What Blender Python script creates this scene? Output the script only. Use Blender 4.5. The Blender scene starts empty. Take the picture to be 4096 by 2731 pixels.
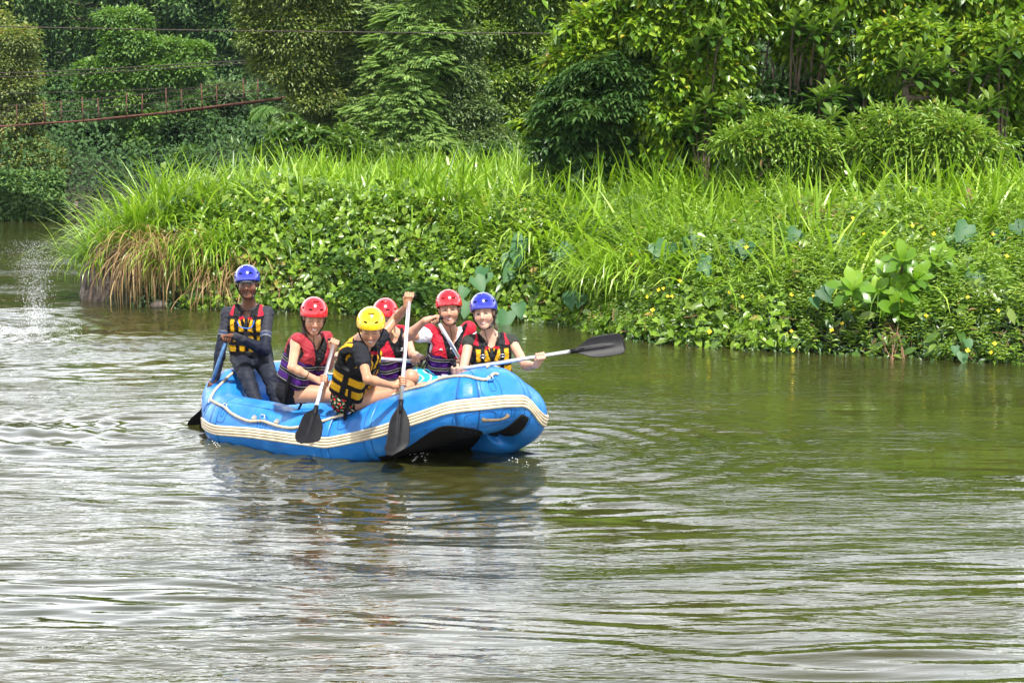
import bpy, math, random
import numpy as np
from math import radians, sin, cos, pi
from mathutils import Vector, Matrix
random.seed(7)
rng = np.random.default_rng(7)
scene = bpy.context.scene
COL = scene.collection

# ---------------------------------------------------------------- camera, sky, sun, exposure
CH, VH, F = 2.78, 519.0, 6900.0
PITCH = math.atan((1365.5 - VH) / F)
cam_data = bpy.data.cameras.new("camera")
cam_data.sensor_width = 36.0
cam_data.lens = F / 4096.0 * 36.0
cam_data.clip_end = 2000
cam_data.clip_start = 0.1
cam = bpy.data.objects.new("camera", cam_data)
cam.location = (0, 0, CH)
cam.rotation_euler = (pi / 2 - PITCH, 0, 0)
COL.objects.link(cam)
scene.camera = cam

SUN_EL, SUN_AZ = radians(60), radians(160)     # azimuth clockwise from +Y
world = bpy.data.worlds.new("World")
scene.world = world
world.use_nodes = True
wn, wl = world.node_tree.nodes, world.node_tree.links
wn.clear()
out = wn.new("ShaderNodeOutputWorld")
bg = wn.new("ShaderNodeBackground")
sky = wn.new("ShaderNodeTexSky")
sky.sky_type = 'NISHITA'
sky.sun_disc = False
sky.sun_elevation = SUN_EL
sky.sun_rotation = SUN_AZ
sky.air_density = 1.3
sky.dust_density = 3.0
tc = wn.new("ShaderNodeTexCoord")
mp = wn.new("ShaderNodeMapping")
mp.inputs["Scale"].default_value = (1, 1, 2.2)
nz = wn.new("ShaderNodeTexNoise")
nz.inputs["Scale"].default_value = 2.6
nz.inputs["Detail"].default_value = 7
nz.inputs["Roughness"].default_value = .6
rmp = wn.new("ShaderNodeValToRGB")
rmp.color_ramp.elements[0].position = .24
rmp.color_ramp.elements[1].position = .42
mx = wn.new("ShaderNodeMixRGB")
sx = wn.new("ShaderNodeSeparateXYZ"); crm = wn.new("ShaderNodeValToRGB"); vm = wn.new("ShaderNodeVectorMath"); vm.operation = 'SCALE'
crm.color_ramp.elements[0].position = .0; crm.color_ramp.elements[0].color = (1, 1.0, 1.0, 1)
crm.color_ramp.elements[1].position = .75; crm.color_ramp.elements[1].color = (.10, .106, .12, 1)
e_ = crm.color_ramp.elements.new(.38); e_.color = (.36, .375, .41, 1)
vm.inputs[3].default_value = 42
vm2 = wn.new("ShaderNodeVectorMath"); vm2.operation = 'SCALE'          # the cloud is brightest over the far side of the river
mr = wn.new("ShaderNodeMapRange"); mr.interpolation_type = 'SMOOTHSTEP'
mr.inputs["From Min"].default_value = -.1; mr.inputs["From Max"].default_value = .85; mr.inputs["To Min"].default_value = .42; mr.inputs["To Max"].default_value = 1.0
wl.new(tc.outputs["Generated"], mp.inputs[0]); wl.new(mp.outputs[0], nz.inputs[0])
wl.new(tc.outputs["Generated"], sx.inputs[0]); wl.new(sx.outputs["Z"], crm.inputs[0]); wl.new(crm.outputs[0], vm.inputs[0]); wl.new(vm.outputs[0], vm2.inputs[0]); wl.new(sx.outputs["Y"], mr.inputs["Value"]); wl.new(mr.outputs[0], vm2.inputs[3]); wl.new(vm2.outputs[0], mx.inputs[2])
wl.new(nz.outputs[0], rmp.inputs[0]); wl.new(rmp.outputs[0], mx.inputs[0])
wl.new(sky.outputs[0], mx.inputs[1]); wl.new(mx.outputs[0], bg.inputs[0])
bg.inputs[1].default_value = 0.115
wl.new(bg.outputs[0], out.inputs[0])

sun_data = bpy.data.lights.new("sun", 'SUN')
sun_data.energy = 5.0
sun_data.angle = radians(2)
sun_data.color = (1, .96, .89)
sun = bpy.data.objects.new("sun", sun_data)
sd = Vector((sin(SUN_AZ) * cos(SUN_EL), cos(SUN_AZ) * cos(SUN_EL), sin(SUN_EL)))
sun.rotation_euler = sd.to_track_quat('Z', 'Y').to_euler()
sun.location = sd * 50
COL.objects.link(sun)

scene.view_settings.view_transform = 'Standard'
scene.view_settings.look = 'None'
scene.view_settings.exposure = 0.82
scene.view_settings.gamma = 1.0
scene.cycles.max_bounces = 7
scene.cycles.diffuse_bounces = 2
scene.cycles.glossy_bounces = 3
scene.cycles.transmission_bounces = 4
scene.cycles.use_denoising = True

# ---------------------------------------------------------------- small helpers
SP, CP = sin(PITCH), cos(PITCH)
def ray(u, v):
    a, b = (u - 2048.0) / F, (1365.5 - v) / F
    return np.array([a, CP + b * SP, -SP + b * CP])
def atY(u, v, Y):
    d = ray(u, v); return np.array([0, 0, CH]) + d * (Y / d[1])
def atZ(u, v, z=0.0):
    d = ray(u, v); return np.array([0, 0, CH]) + d * ((z - CH) / d[2])
def project(p):
    p = np.atleast_2d(p); x, y, z = p[:, 0], p[:, 1], p[:, 2] - CH
    f = y * CP - z * SP; up = y * SP + z * CP
    return np.stack([2048 + F * x / f, 1365.5 - F * up / f], 1)
def unit(v):
    v = np.asarray(v, float); return v / (np.linalg.norm(v) + 1e-12)
def sm(a, b, x):
    t = np.clip((x - a) / (b - a), 0, 1); return t * t * (3 - 2 * t)

def tag(o, label=None, cat=None, group=None, kind=None):
    if label: o["label"] = label
    if cat: o["category"] = cat
    if group: o["group"] = group
    if kind: o["kind"] = kind
    return o
def empty(name, loc, label=None, cat=None, group=None, kind=None):
    o = bpy.data.objects.new(name, None)
    o.location = Vector([float(c) for c in loc]); o.empty_display_size = .1
    COL.objects.link(o)
    return tag(o, label, cat, group, kind)

def mesh_obj(name, V, Fc, mat=None, parent=None, smooth=True, col=None, var=None, mats=None, midx=None, offset=None):
    """V (n,3) world coordinates; Fc (m,k) int array or list of polygons. Children keep their parent's origin."""
    V = np.asarray(V, np.float32)
    off = np.zeros(3, np.float32)
    if offset is not None: off = np.asarray(offset, np.float32)
    me = bpy.data.meshes.new(name)
    if isinstance(Fc, np.ndarray):
        m, k = Fc.shape
        me.vertices.add(len(V)); me.vertices.foreach_set("co", (V - off).ravel())
        me.loops.add(m * k); me.loops.foreach_set("vertex_index", Fc.astype(np.int32).ravel())
        me.polygons.add(m)
        me.polygons.foreach_set("loop_start", np.arange(0, m * k, k, dtype=np.int32))
        me.update(calc_edges=True)
    else:
        me.from_pydata((V - off).tolist(), [], [list(map(int, f)) for f in Fc]); me.update()
    if smooth: me.polygons.foreach_set("use_smooth", np.ones(len(me.polygons), dtype=bool))
    if col is not None:
        a = me.attributes.new("paint", 'FLOAT_COLOR', 'POINT')
        c = np.ones((len(V), 4), np.float32); c[:, :3] = col
        a.data.foreach_set("color", c.ravel())
    if var is not None:
        a = me.attributes.new("var", 'FLOAT', 'POINT'); a.data.foreach_set("value", np.asarray(var, np.float32))
    if mats:
        for mm in mats: me.materials.append(mm)
        if midx is not None: me.polygons.foreach_set("material_index", np.asarray(midx, np.int32))
    elif mat: me.materials.append(mat)
    me.update()
    o = bpy.data.objects.new(name, me)
    COL.objects.link(o)
    if parent is not None: o.parent = parent
    else: o.location = Vector(off.tolist())
    return o
def ploc(p):
    """world position of an (unrotated) parent chain"""
    v = np.zeros(3)
    while p is not None:
        v += np.array(p.location); p = p.parent
    return v
def part(name, V, Fc, mat, parent, **k):
    return mesh_obj(name, V, Fc, mat, parent, offset=ploc(parent), **k)

class MB:
    """collects verts / faces (quads & tris as polygons)"""
    def __init__(s): s.V = []; s.Q = []; s.n = 0
    def add(s, V, Fc):
        V = np.asarray(V, float); s.V.append(V)
        s.Q += [[int(i) + s.n for i in f] for f in Fc]; s.n += len(V)
        return s
    def verts(s): return np.concatenate(s.V)
    def part(s, name, mat, parent, **k): return part(name, s.verts(), s.Q, mat, parent, **k)
    def obj(s, name, mat, offset, **k): return mesh_obj(name, s.verts(), s.Q, mat, None, offset=offset, **k)

def tube(P, r, n=8, cap=True, closed=False):
    """swept round tube through points P, r scalar or per point"""
    P = np.asarray(P, float); m = len(P); r = np.broadcast_to(np.asarray(r, float), (m,))
    T = np.gradient(P, axis=0) if not closed else np.roll(P, -1, 0) - np.roll(P, 1, 0)
    T /= np.linalg.norm(T, axis=1)[:, None] + 1e-12
    a = np.array([0, 0, 1.]) if abs(T[0, 2]) < .9 else np.array([1., 0, 0])
    N = np.zeros_like(P); N[0] = unit(np.cross(T[0], a))
    for i in range(1, m):
        x = N[i - 1] - T[i] * np.dot(N[i - 1], T[i]); N[i] = unit(x)
    B = np.cross(T, N)
    th = np.arange(n) * 2 * pi / n
    V = (P[:, None] + r[:, None, None] * (np.cos(th)[None, :, None] * N[:, None] + np.sin(th)[None, :, None] * B[:, None])).reshape(-1, 3)
    Fc = []
    for i in range(m if closed else m - 1):
        i2 = (i + 1) % m
        for j in range(n):
            j2 = (j + 1) % n
            Fc.append([i * n + j, i * n + j2, i2 * n + j2, i2 * n + j])
    if cap and not closed:
        Fc.append(list(range(n))[::-1]); Fc.append([(m - 1) * n + j for j in range(n)])
    return V, Fc
def smooth_path(P, n=6):
    """Catmull-Rom"""
    P = np.asarray(P, float); Q = np.concatenate([[2 * P[0] - P[1]], P, [2 * P[-1] - P[-2]]])
    o = []
    for i in range(1, len(Q) - 2):
        for t in np.arange(n) / n:
            o.append(.5 * ((2 * Q[i]) + (-Q[i - 1] + Q[i + 1]) * t + (2 * Q[i - 1] - 5 * Q[i] + 4 * Q[i + 1] - Q[i + 2]) * t * t + (-Q[i - 1] + 3 * Q[i] - 3 * Q[i + 1] + Q[i + 2]) * t ** 3))
    o.append(Q[-2]); return np.array(o)

# ---------------------------------------------------------------- materials
def new_mat(name):
    m = bpy.data.materials.new(name); m.use_nodes = True
    nt = m.node_tree; nt.nodes.clear()
    o = nt.nodes.new("ShaderNodeOutputMaterial"); b = nt.nodes.new("ShaderNodeBsdfPrincipled")
    nt.links.new(b.outputs[0], o.inputs[0]); return m, nt, b, o
def noise(nt, scale, detail=3, rough=.5, coord="Object", stretch=None):
    t = nt.nodes.new("ShaderNodeTexCoord"); n = nt.nodes.new("ShaderNodeTexNoise")
    n.inputs["Scale"].default_value = scale; n.inputs["Detail"].default_value = detail; n.inputs["Roughness"].default_value = rough
    if stretch:
        mpn = nt.nodes.new("ShaderNodeMapping"); mpn.inputs["Scale"].default_value = stretch
        nt.links.new(t.outputs[coord], mpn.inputs[0]); nt.links.new(mpn.outputs[0], n.inputs[0])
    else: nt.links.new(t.outputs[coord], n.inputs[0])
    return n
def ramp(nt, src, stops):
    r = nt.nodes.new("ShaderNodeValToRGB"); nt.links.new(src, r.inputs[0])
    e = r.color_ramp.elements
    while len(e) < len(stops): e.new(.5)
    for x, (p, c) in zip(e, stops): x.position = p; x.color = (*c, 1)
    return r
def bump(nt, b, src, strength, dist=.01):
    bp = nt.nodes.new("ShaderNodeBump"); bp.inputs["Strength"].default_value = strength; bp.inputs["Distance"].default_value = dist
    nt.links.new(src, bp.inputs["Height"]); nt.links.new(bp.outputs[0], b.inputs["Normal"]); return bp
def simple(name, c, rough=.5, metal=0, var=.15, scale=8, bmp=0, bscale=60, coat=0, spec=.5):
    m, nt, b, o = new_mat(name)
    n = noise(nt, scale, 4)
    r = ramp(nt, n.outputs[0], [(.3, [x * (1 - var) for x in c]), (.7, [min(1, x * (1 + var)) for x in c])])
    nt.links.new(r.outputs[0], b.inputs["Base Color"])
    b.inputs["Roughness"].default_value = rough; b.inputs["Metallic"].default_value = metal
    b.inputs["Coat Weight"].default_value = coat; b.inputs["Coat Roughness"].default_value = .08
    b.inputs["Specular IOR Level"].default_value = spec
    if bmp: bump(nt, b, noise(nt, bscale, 3).outputs[0], bmp, .004)
    return m
def painted(name, rough=.5, coat=0, sss=0, bmp=0, bscale=60, spec=.5, stretch=None):
    m, nt, b, o = new_mat(name)
    a = nt.nodes.new("ShaderNodeAttribute"); a.attribute_name = "paint"
    n = noise(nt, 14, 4)
    mxn = nt.nodes.new("ShaderNodeMixRGB"); mxn.blend_type = 'MULTIPLY'; mxn.inputs[0].default_value = 1
    r = ramp(nt, n.outputs[0], [(.3, (.86,) * 3), (.7, (1.08,) * 3)])
    nt.links.new(a.outputs["Color"], mxn.inputs[1]); nt.links.new(r.outputs[0], mxn.inputs[2])
    nt.links.new(mxn.outputs[0], b.inputs["Base Color"])
    b.inputs["Roughness"].default_value = rough; b.inputs["Coat Weight"].default_value = coat
    b.inputs["Specular IOR Level"].default_value = spec
    if sss:
        b.inputs["Subsurface Weight"].default_value = sss; b.inputs["Subsurface Radius"].default_value = (.012, .004, .002); b.inputs["Subsurface Scale"].default_value = .6
    if bmp: bump(nt, b, noise(nt, bscale, 3, stretch=stretch).outputs[0], bmp, .006)
    return m

# ---------------------------------------------------------------- signed distance modelling
class SDF:
    def __init__(s): s.prims = []
    def _p(s, fn, lo, hi, k, op): s.prims.append((fn, np.asarray(lo, float), np.asarray(hi, float), k, op)); return s
    def cone(s, a, b, ra, rb=None, k=.02, op='u'):
        a = np.asarray(a, float); b = np.asarray(b, float); rb = ra if rb is None else rb
        d = b - a; L2 = max(float(d @ d), 1e-12); R = max(ra, rb)
        def fn(P):
            t = np.clip(((P - a) @ d) / L2, 0, 1)
            q = P - a - t[..., None] * d
            return np.sqrt((q * q).sum(-1)) - (ra + (rb - ra) * t)
        return s._p(fn, np.minimum(a, b) - R, np.maximum(a, b) + R, k, op)
    def ball(s, c, r, k=.02, op='u'): return s.cone(c, np.asarray(c) + [0, 0, 1e-5], r, r, k, op)
    def ell(s, c, r, M=None, k=.02, op='u'):
        c = np.asarray(c, float); r = np.asarray(r, float); M = np.eye(3) if M is None else np.asarray(M, float)  # rows: axes
        R = np.abs(M.T) @ r if True else r
        def fn(P):
            q = (P - c) @ M.T
            k0 = np.sqrt(((q / r) ** 2).sum(-1)); k1 = np.sqrt(((q / r ** 2) ** 2).sum(-1)) + 1e-9
            return k0 * (k0 - 1) / k1
        return s._p(fn, c - R, c + R, k, op)
    def box(s, c, h, rad, M=None, k=.02, op='u'):
        c = np.asarray(c, float); h = np.asarray(h, float); M = np.eye(3) if M is None else np.asarray(M, float)
        R = np.abs(M.T) @ h
        def fn(P):
            q = np.abs((P - c) @ M.T) - (h - rad)
            return np.sqrt((np.maximum(q, 0) ** 2).sum(-1)) + np.minimum(q.max(-1), 0) - rad
        return s._p(fn, c - R, c + R, k, op)
    def mesh(s, h=.005, disp=None):
        add = [p for p in s.prims if p[4] == 'u']
        lo = np.min([p[1] for p in add], 0) - 4 * h; hi = np.max([p[2] for p in add], 0) + 4 * h
        n = np.ceil((hi - lo) / h).astype(int) + 1
        f = np.full(n, .08, np.float32)
        for fn, a, b, k, op in s.prims:
            mg = k + 4 * h if op == 'u' else k + 2 * h
            i0 = np.clip(np.floor((a - mg - lo) / h).astype(int), 0, n); i1 = np.clip(np.ceil((b + mg - lo) / h).astype(int) + 1, 0, n)
            if (i1 <= i0).any(): continue
            ax = [lo[d] + h * np.arange(i0[d], i1[d]) for d in range(3)]
            P = np.stack(np.meshgrid(*ax, indexing='ij'), -1)
            d = fn(P).astype(np.float32)
            sub = f[i0[0]:i1[0], i0[1]:i1[1], i0[2]:i1[2]]
            kk = max(k, 1e-6)
            if op == 'u':
                hh = np.maximum(kk - np.abs(sub - d), 0) / kk; sub[...] = np.minimum(sub, d) - hh * hh * kk / 4
            else:
                d = -d; hh = np.maximum(kk - np.abs(sub - d), 0) / kk; sub[...] = np.maximum(sub, d) + hh * hh * kk / 4
        if disp is not None:
            ax = [lo[d] + h * np.arange(n[d]) for d in range(3)]
            idx = np.nonzero(np.abs(f) < 6 * h)
            P = np.stack([ax[0][idx[0]], ax[1][idx[1]], ax[2][idx[2]]], -1)
            f[idx] += disp(P).astype(np.float32)
        return surface_nets(f, lo, h)

def surface_nets(f, lo, h):
    s = f < 0
    c = s[:-1, :-1, :-1].astype(np.int8)
    tot = np.zeros(c.shape, np.int8)
    for dx in (0, 1):
        for dy in (0, 1):
            for dz in (0, 1):
                tot += s[dx:s.shape[0] - 1 + dx, dy:s.shape[1] - 1 + dy, dz:s.shape[2] - 1 + dz]
    I = np.array(np.nonzero((tot > 0) & (tot < 8))).T
    idm = np.full(c.shape, -1, np.int32); idm[I[:, 0], I[:, 1], I[:, 2]] = np.arange(len(I))
    acc = np.zeros((len(I), 3)); cnt = np.zeros(len(I))
    cr = [(a, b, d) for a in (0, 1) for b in (0, 1) for d in (0, 1)]
    val = {q: f[I[:, 0] + q[0], I[:, 1] + q[1], I[:, 2] + q[2]] for q in cr}
    for q in cr:
        for ax in range(3):
            if q[ax] == 0:
                q2 = list(q); q2[ax] = 1; q2 = tuple(q2)
                a, b = val[q], val[q2]
                m = (a < 0) != (b < 0)
                t = np.where(m, a / np.where(m, a - b, 1), 0)
                p = np.tile(np.array(q, float), (len(I), 1)); p[:, ax] = t
                acc += p * m[:, None]; cnt += m
    V = lo + h * (I + acc / np.maximum(cnt, 1)[:, None])
    quads = []
    for ax in range(3):
        o1, o2 = [(1, 2), (2, 0), (0, 1)][ax]
        sl = [slice(None)] * 3; sl2 = [slice(None)] * 3
        sl[ax] = slice(0, -1); sl2[ax] = slice(1, None)
        for o in (o1, o2): sl[o] = slice(1, -1); sl2[o] = slice(1, -1)
        a = s[tuple(sl)]; b = s[tuple(sl2)]
        E = np.array(np.nonzero(a != b)).T
        E[:, o1] += 1; E[:, o2] += 1
        inside = s[E[:, 0], E[:, 1], E[:, 2]]
        def cell(d1, d2):
            J = E.copy(); J[:, o1] -= d1; J[:, o2] -= d2
            return idm[J[:, 0], J[:, 1], J[:, 2]]
        Q = np.stack([cell(1, 1), cell(0, 1), cell(0, 0), cell(1, 0)], 1)
        Q = np.where(inside[:, None], Q, Q[:, ::-1])
        quads.append(Q)
    return V, np.concatenate(quads)

# ================================================================ SETTING: land, river
def vnoise(x, y, seed=0, oct=3):
    r = np.random.default_rng(seed); o = 0; a = 1.
    for k in range(oct):
        for _ in range(4):
            th = r.uniform(0, 2 * pi); ph = r.uniform(0, 2 * pi); fr = 2 ** k * r.uniform(.7, 1.4)
            o = o + a * np.sin(fr * (x * cos(th) + y * sin(th)) + ph + 1.3 * np.sin(.6 * fr * (y * cos(th) - x * sin(th)) + ph * 2))
        a *= .5
    return o / 6.0

shore_px = [(372, 1200), (450, 1216), (700, 1224), (1000, 1236), (1300, 1246), (1700, 1250), (2050, 1268), (2300, 1292),
            (2420, 1330), (2700, 1366), (3000, 1388), (3300, 1404), (3700, 1426), (4096, 1448)]
shore = [tuple(atZ(u, v)[:2]) for u, v in shore_px]
LAND = np.array(shore + [(9, 19.6), (14, 18.8), (40, 16), (260, 10), (260, 320), (-260, 320), (-260, 50), (-30, 52.5), (-16.5, 53.6),
                         (-13.1, 54.6), (-10, 56.8), (-6, 55), (-4.5, 50), (-5, 42), (-6, 35), (-7.1, 30.5)])
def land_dist(x, y):
    """signed distance to the waterline, positive on land"""
    x = np.asarray(x, float); y = np.asarray(y, float); d2 = np.full(x.shape, 1e9); ins = np.zeros(x.shape, bool)
    n = len(LAND)
    for i in range(n):
        a, b = LAND[i], LAND[(i + 1) % n]; e = b - a
        t = np.clip(((x - a[0]) * e[0] + (y - a[1]) * e[1]) / (e @ e), 0, 1)
        d2 = np.minimum(d2, (x - a[0] - t * e[0]) ** 2 + (y - a[1] - t * e[1]) ** 2)
        c = (a[1] > y) != (b[1] > y)
        xi = a[0] + (y - a[1]) * e[0] / (e[1] if abs(e[1]) > 1e-9 else 1e-9)
        ins ^= c & (x < xi)
    return np.where(ins, 1, -1) * np.sqrt(d2)
def ground_z(x, y):
    d = land_dist(x, y); n = vnoise(x, y, 3)
    left = 1 - sm(-1, 3, x)
    z = .32 * sm(0, .35, d) + .62 * left * sm(.1, 1.3, d) + .85 * (1 - left) * sm(0, 5.5, d) + .1 * n * sm(0, 1, d)
    z = z + .10 * sm(2, 10, d)
    z = z + np.minimum(.8 * np.clip(y - 95, 0, 200), 13) * sm(0, 3, d) + .30 * np.clip(y - 33, 0, 30) * sm(2, 8, x) * sm(0, 3, d)
    far = (y > 50) & (x < -6)
    z = z + np.where(far, .25 * np.clip(d - 2, 0, 8), 0)
    return np.where(d > 0, z, np.maximum(-1.3, d * .55 - .06))

def axis(segs):
    o = [np.array([segs[0][0]])]
    for a, b, s in segs: o.append(np.linspace(a, b, max(2, int(round((b - a) / s)) + 1))[1:])
    return np.concatenate(o)
def sheet(xs, ys, zf):
    X, Y = np.meshgrid(xs, ys, indexing='ij'); Z = zf(X, Y)
    V = np.stack([X, Y, Z], -1).reshape(-1, 3); ny = len(ys)
    i = np.arange(len(xs) - 1)[:, None] * ny + np.arange(ny - 1)[None]
    return V, np.stack([i, i + ny, i + ny + 1, i + 1], -1).reshape(-1, 4)
xs = axis([(-260, -40, 10), (-40, -14, 1), (-14, 14, .25), (14, 40, 1), (40, 260, 10)])
ys = axis([(-60, 14, 6), (14, 34, .25), (34, 62, .7), (62, 130, 3), (130, 320, 12)])
V, Q = sheet(xs, ys, ground_z)
soil, nt, b, o = new_mat("bank_soil")
r = ramp(nt, noise(nt, 3, 6, .65).outputs[0], [(.3, (.012, .016, .006)), (.55, (.020, .028, .009)), (.75, (.050, .038, .020))])
nt.links.new(r.outputs[0], b.inputs["Base Color"]); b.inputs["Roughness"].default_value = .9
bump(nt, b, noise(nt, 9, 5).outputs[0], .6, .05)
tag(mesh_obj("riverbank_ground", V, Q, soil), "dark soil of the riverbank under the plants", None, None, "structure")

# ---- the river: real waves near the raft, small ripples as bump
wr = np.random.default_rng(11)
WAVES = []
for k in range(96):
    lam = 0.10 * (15.0 ** wr.random())              # .13 .. 1.8 m
    th = pi / 2 + wr.normal(0, .13 + .26 * min(lam, 1.3))
    WAVES.append((2 * pi / lam * cos(th), 2 * pi / lam * sin(th), wr.uniform(0, 2 * pi), lam))
def water_z(x, y):
    wx = x + .25 * np.sin(.9 * y + .7 * x) + .08 * np.sin(2.3 * x - 1.1 * y + 1); wy = y + .22 * np.sin(.6 * x + .5 * y + 2) + .06 * np.sin(1.7 * x + 1.3 * y)
    z = np.zeros_like(x)
    for kx, ky, ph, lam in WAVES:
        z += lam ** .93 * np.sin(kx * wx + ky * wy + ph)
    z *= .0027
    rough = .52 + .55 * np.clip(vnoise(x * .55, y * .33, 5, 2) * 1.6 + .25, -1, 1)
    calm = sm(.3, 2.5, x) * sm(12.3, 14.5, y) + sm(-5.5, -3, x) * sm(16.5, 18, y)       # sheltered water by the bank
    rough = rough * (1 - .78 * np.clip(calm, 0, 1))
    z *= np.clip(rough, .12, 1.2)
    # rings spreading from the raised bow and from the paddle strokes
    for cx, cy, a, lam, R0 in ((.3, 15.1, .010, .30, 2.0), (-.75, 13.6, .006, .2, 1.2), (-3.4, 15.9, .010, .26, 1.8), (-1.75, 14.0, .006, .17, 1.0), (-8.2, 23.6, .012, .3, 4.)):
        d = np.hypot(x - cx, y - cy); z += a * np.sin(2 * pi * d / lam) * np.exp(-(d / R0) ** 2) * sm(0.05, .3, d)
    return z * np.clip(1 - (y - 26) / 30., .25, 1)
xs = axis([(-200, -30, 10), (-30, -10, .35), (-10, -8, .1), (-8, 8, .045), (8, 10, .1), (10, 30, .35), (30, 200, 10)])
ys = axis([(-60, 0, 10), (0, 7.5, .5), (7.5, 13, .020), (13, 19, .03), (19, 27, .05), (27, 70, .25), (70, 90, 5)])
V, Q = sheet(xs, ys, water_z)
wm, nt, b, o = new_mat("river_water")
n1 = noise(nt, 1.0, 5, .6, stretch=(.22, .8, .8))
r = ramp(nt, n1.outputs[0], [(.3, (.022, .025, .006)), (.7, (.044, .042, .012))])
nt.links.new(r.outputs[0], b.inputs["Base Color"])
b.inputs["Roughness"].default_value = .015; b.inputs["IOR"].default_value = 1.5
n2 = noise(nt, 9, 3, .55, stretch=(.22, 1, 1)); n3 = noise(nt, 30, 2, .5, stretch=(.3, 1, 1)); npatch = noise(nt, .45, 3, .5, stretch=(.7, 1, 1))
pr = ramp(nt, npatch.outputs[0], [(.38, (.12,) * 3), (.62, (1,) * 3)])
ad = nt.nodes.new("ShaderNodeMath"); ad.operation = 'MULTIPLY_ADD'; ad.inputs[1].default_value = .22
nt.links.new(n3.outputs[0], ad.inputs[0]); nt.links.new(n2.outputs[0], ad.inputs[2])
ml = nt.nodes.new("ShaderNodeMath"); ml.operation = 'MULTIPLY'
nt.links.new(ad.outputs[0], ml.inputs[0]); nt.links.new(pr.outputs[0], ml.inputs[1])
WATER_BUMP = bump(nt, b, ml.outputs[0], 1.0, .022)
tag(mesh_obj("river_water", V, Q, wm), "olive green river water with long ripples reflecting the sky", None, None, "structure")

# ================================================================ PLANTS
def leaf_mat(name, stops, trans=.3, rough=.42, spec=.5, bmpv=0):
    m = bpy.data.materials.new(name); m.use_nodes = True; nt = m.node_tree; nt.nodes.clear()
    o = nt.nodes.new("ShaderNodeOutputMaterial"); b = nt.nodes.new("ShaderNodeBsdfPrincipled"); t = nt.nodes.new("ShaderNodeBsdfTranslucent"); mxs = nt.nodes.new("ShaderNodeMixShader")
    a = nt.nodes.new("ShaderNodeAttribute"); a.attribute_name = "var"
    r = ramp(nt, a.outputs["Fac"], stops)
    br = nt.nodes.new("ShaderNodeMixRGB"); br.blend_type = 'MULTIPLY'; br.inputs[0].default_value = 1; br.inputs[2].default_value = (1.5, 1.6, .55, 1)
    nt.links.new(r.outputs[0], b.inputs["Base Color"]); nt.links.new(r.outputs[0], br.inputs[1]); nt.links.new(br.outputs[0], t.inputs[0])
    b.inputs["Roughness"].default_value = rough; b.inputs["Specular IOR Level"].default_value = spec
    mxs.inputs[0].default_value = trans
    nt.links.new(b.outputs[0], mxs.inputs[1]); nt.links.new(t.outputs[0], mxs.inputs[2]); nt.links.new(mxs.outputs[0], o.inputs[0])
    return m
TPL = {
 'diamond': (np.array([(0, 0, 0), (.5, .42, .10), (0, 1, -.16), (-.5, .42, .10)]), np.array([(0, 1, 2), (0, 2, 3)])),
 'oval': (np.array([(0, 0, 0), (.36, .22, .07), (.44, .55, .05), (0, 1, -.22), (-.44, .55, .05), (-.36, .22, .07), (0, .5, -.03)]),
          np.array([(0, 1, 6), (1, 2, 6), (2, 3, 6), (3, 4, 6), (4, 5, 6), (5, 0, 6)])),
 'heart': (np.array([(0, 0, 0), (.3, -.16, .05), (.56, .12, .09), (.42, .55, .04), (0, 1, -.22), (-.42, .55, .04), (-.56, .12, .09), (-.3, -.16, .05), (0, .4, -.05)]),
          np.array([(0, 1, 8), (1, 2, 8), (2, 3, 8), (3, 4, 8), (4, 5, 8), (5, 6, 8), (6, 7, 8), (7, 0, 8)])),
}
def _long():
    V = []; Fc = []
    for t in np.linspace(0, 1, 7):
        w = (.10 + 1.75 * t * (1 - t) ** .55) * .62 if t < .999 else .0
        w = max(w, .02); z = .12 * t - .38 * t * t
        V += [(-w, t, z + .10 * w), (0, t, z), (w, t, z + .10 * w)]
    for i in range(6):
        a = 3 * i
        for j in (0, 1): Fc += [(a + j, a + j + 1, a + j + 4), (a + j, a + j + 4, a + j + 3)]
    return np.array(V), np.array(Fc)
TPL['long'] = _long()
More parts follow.
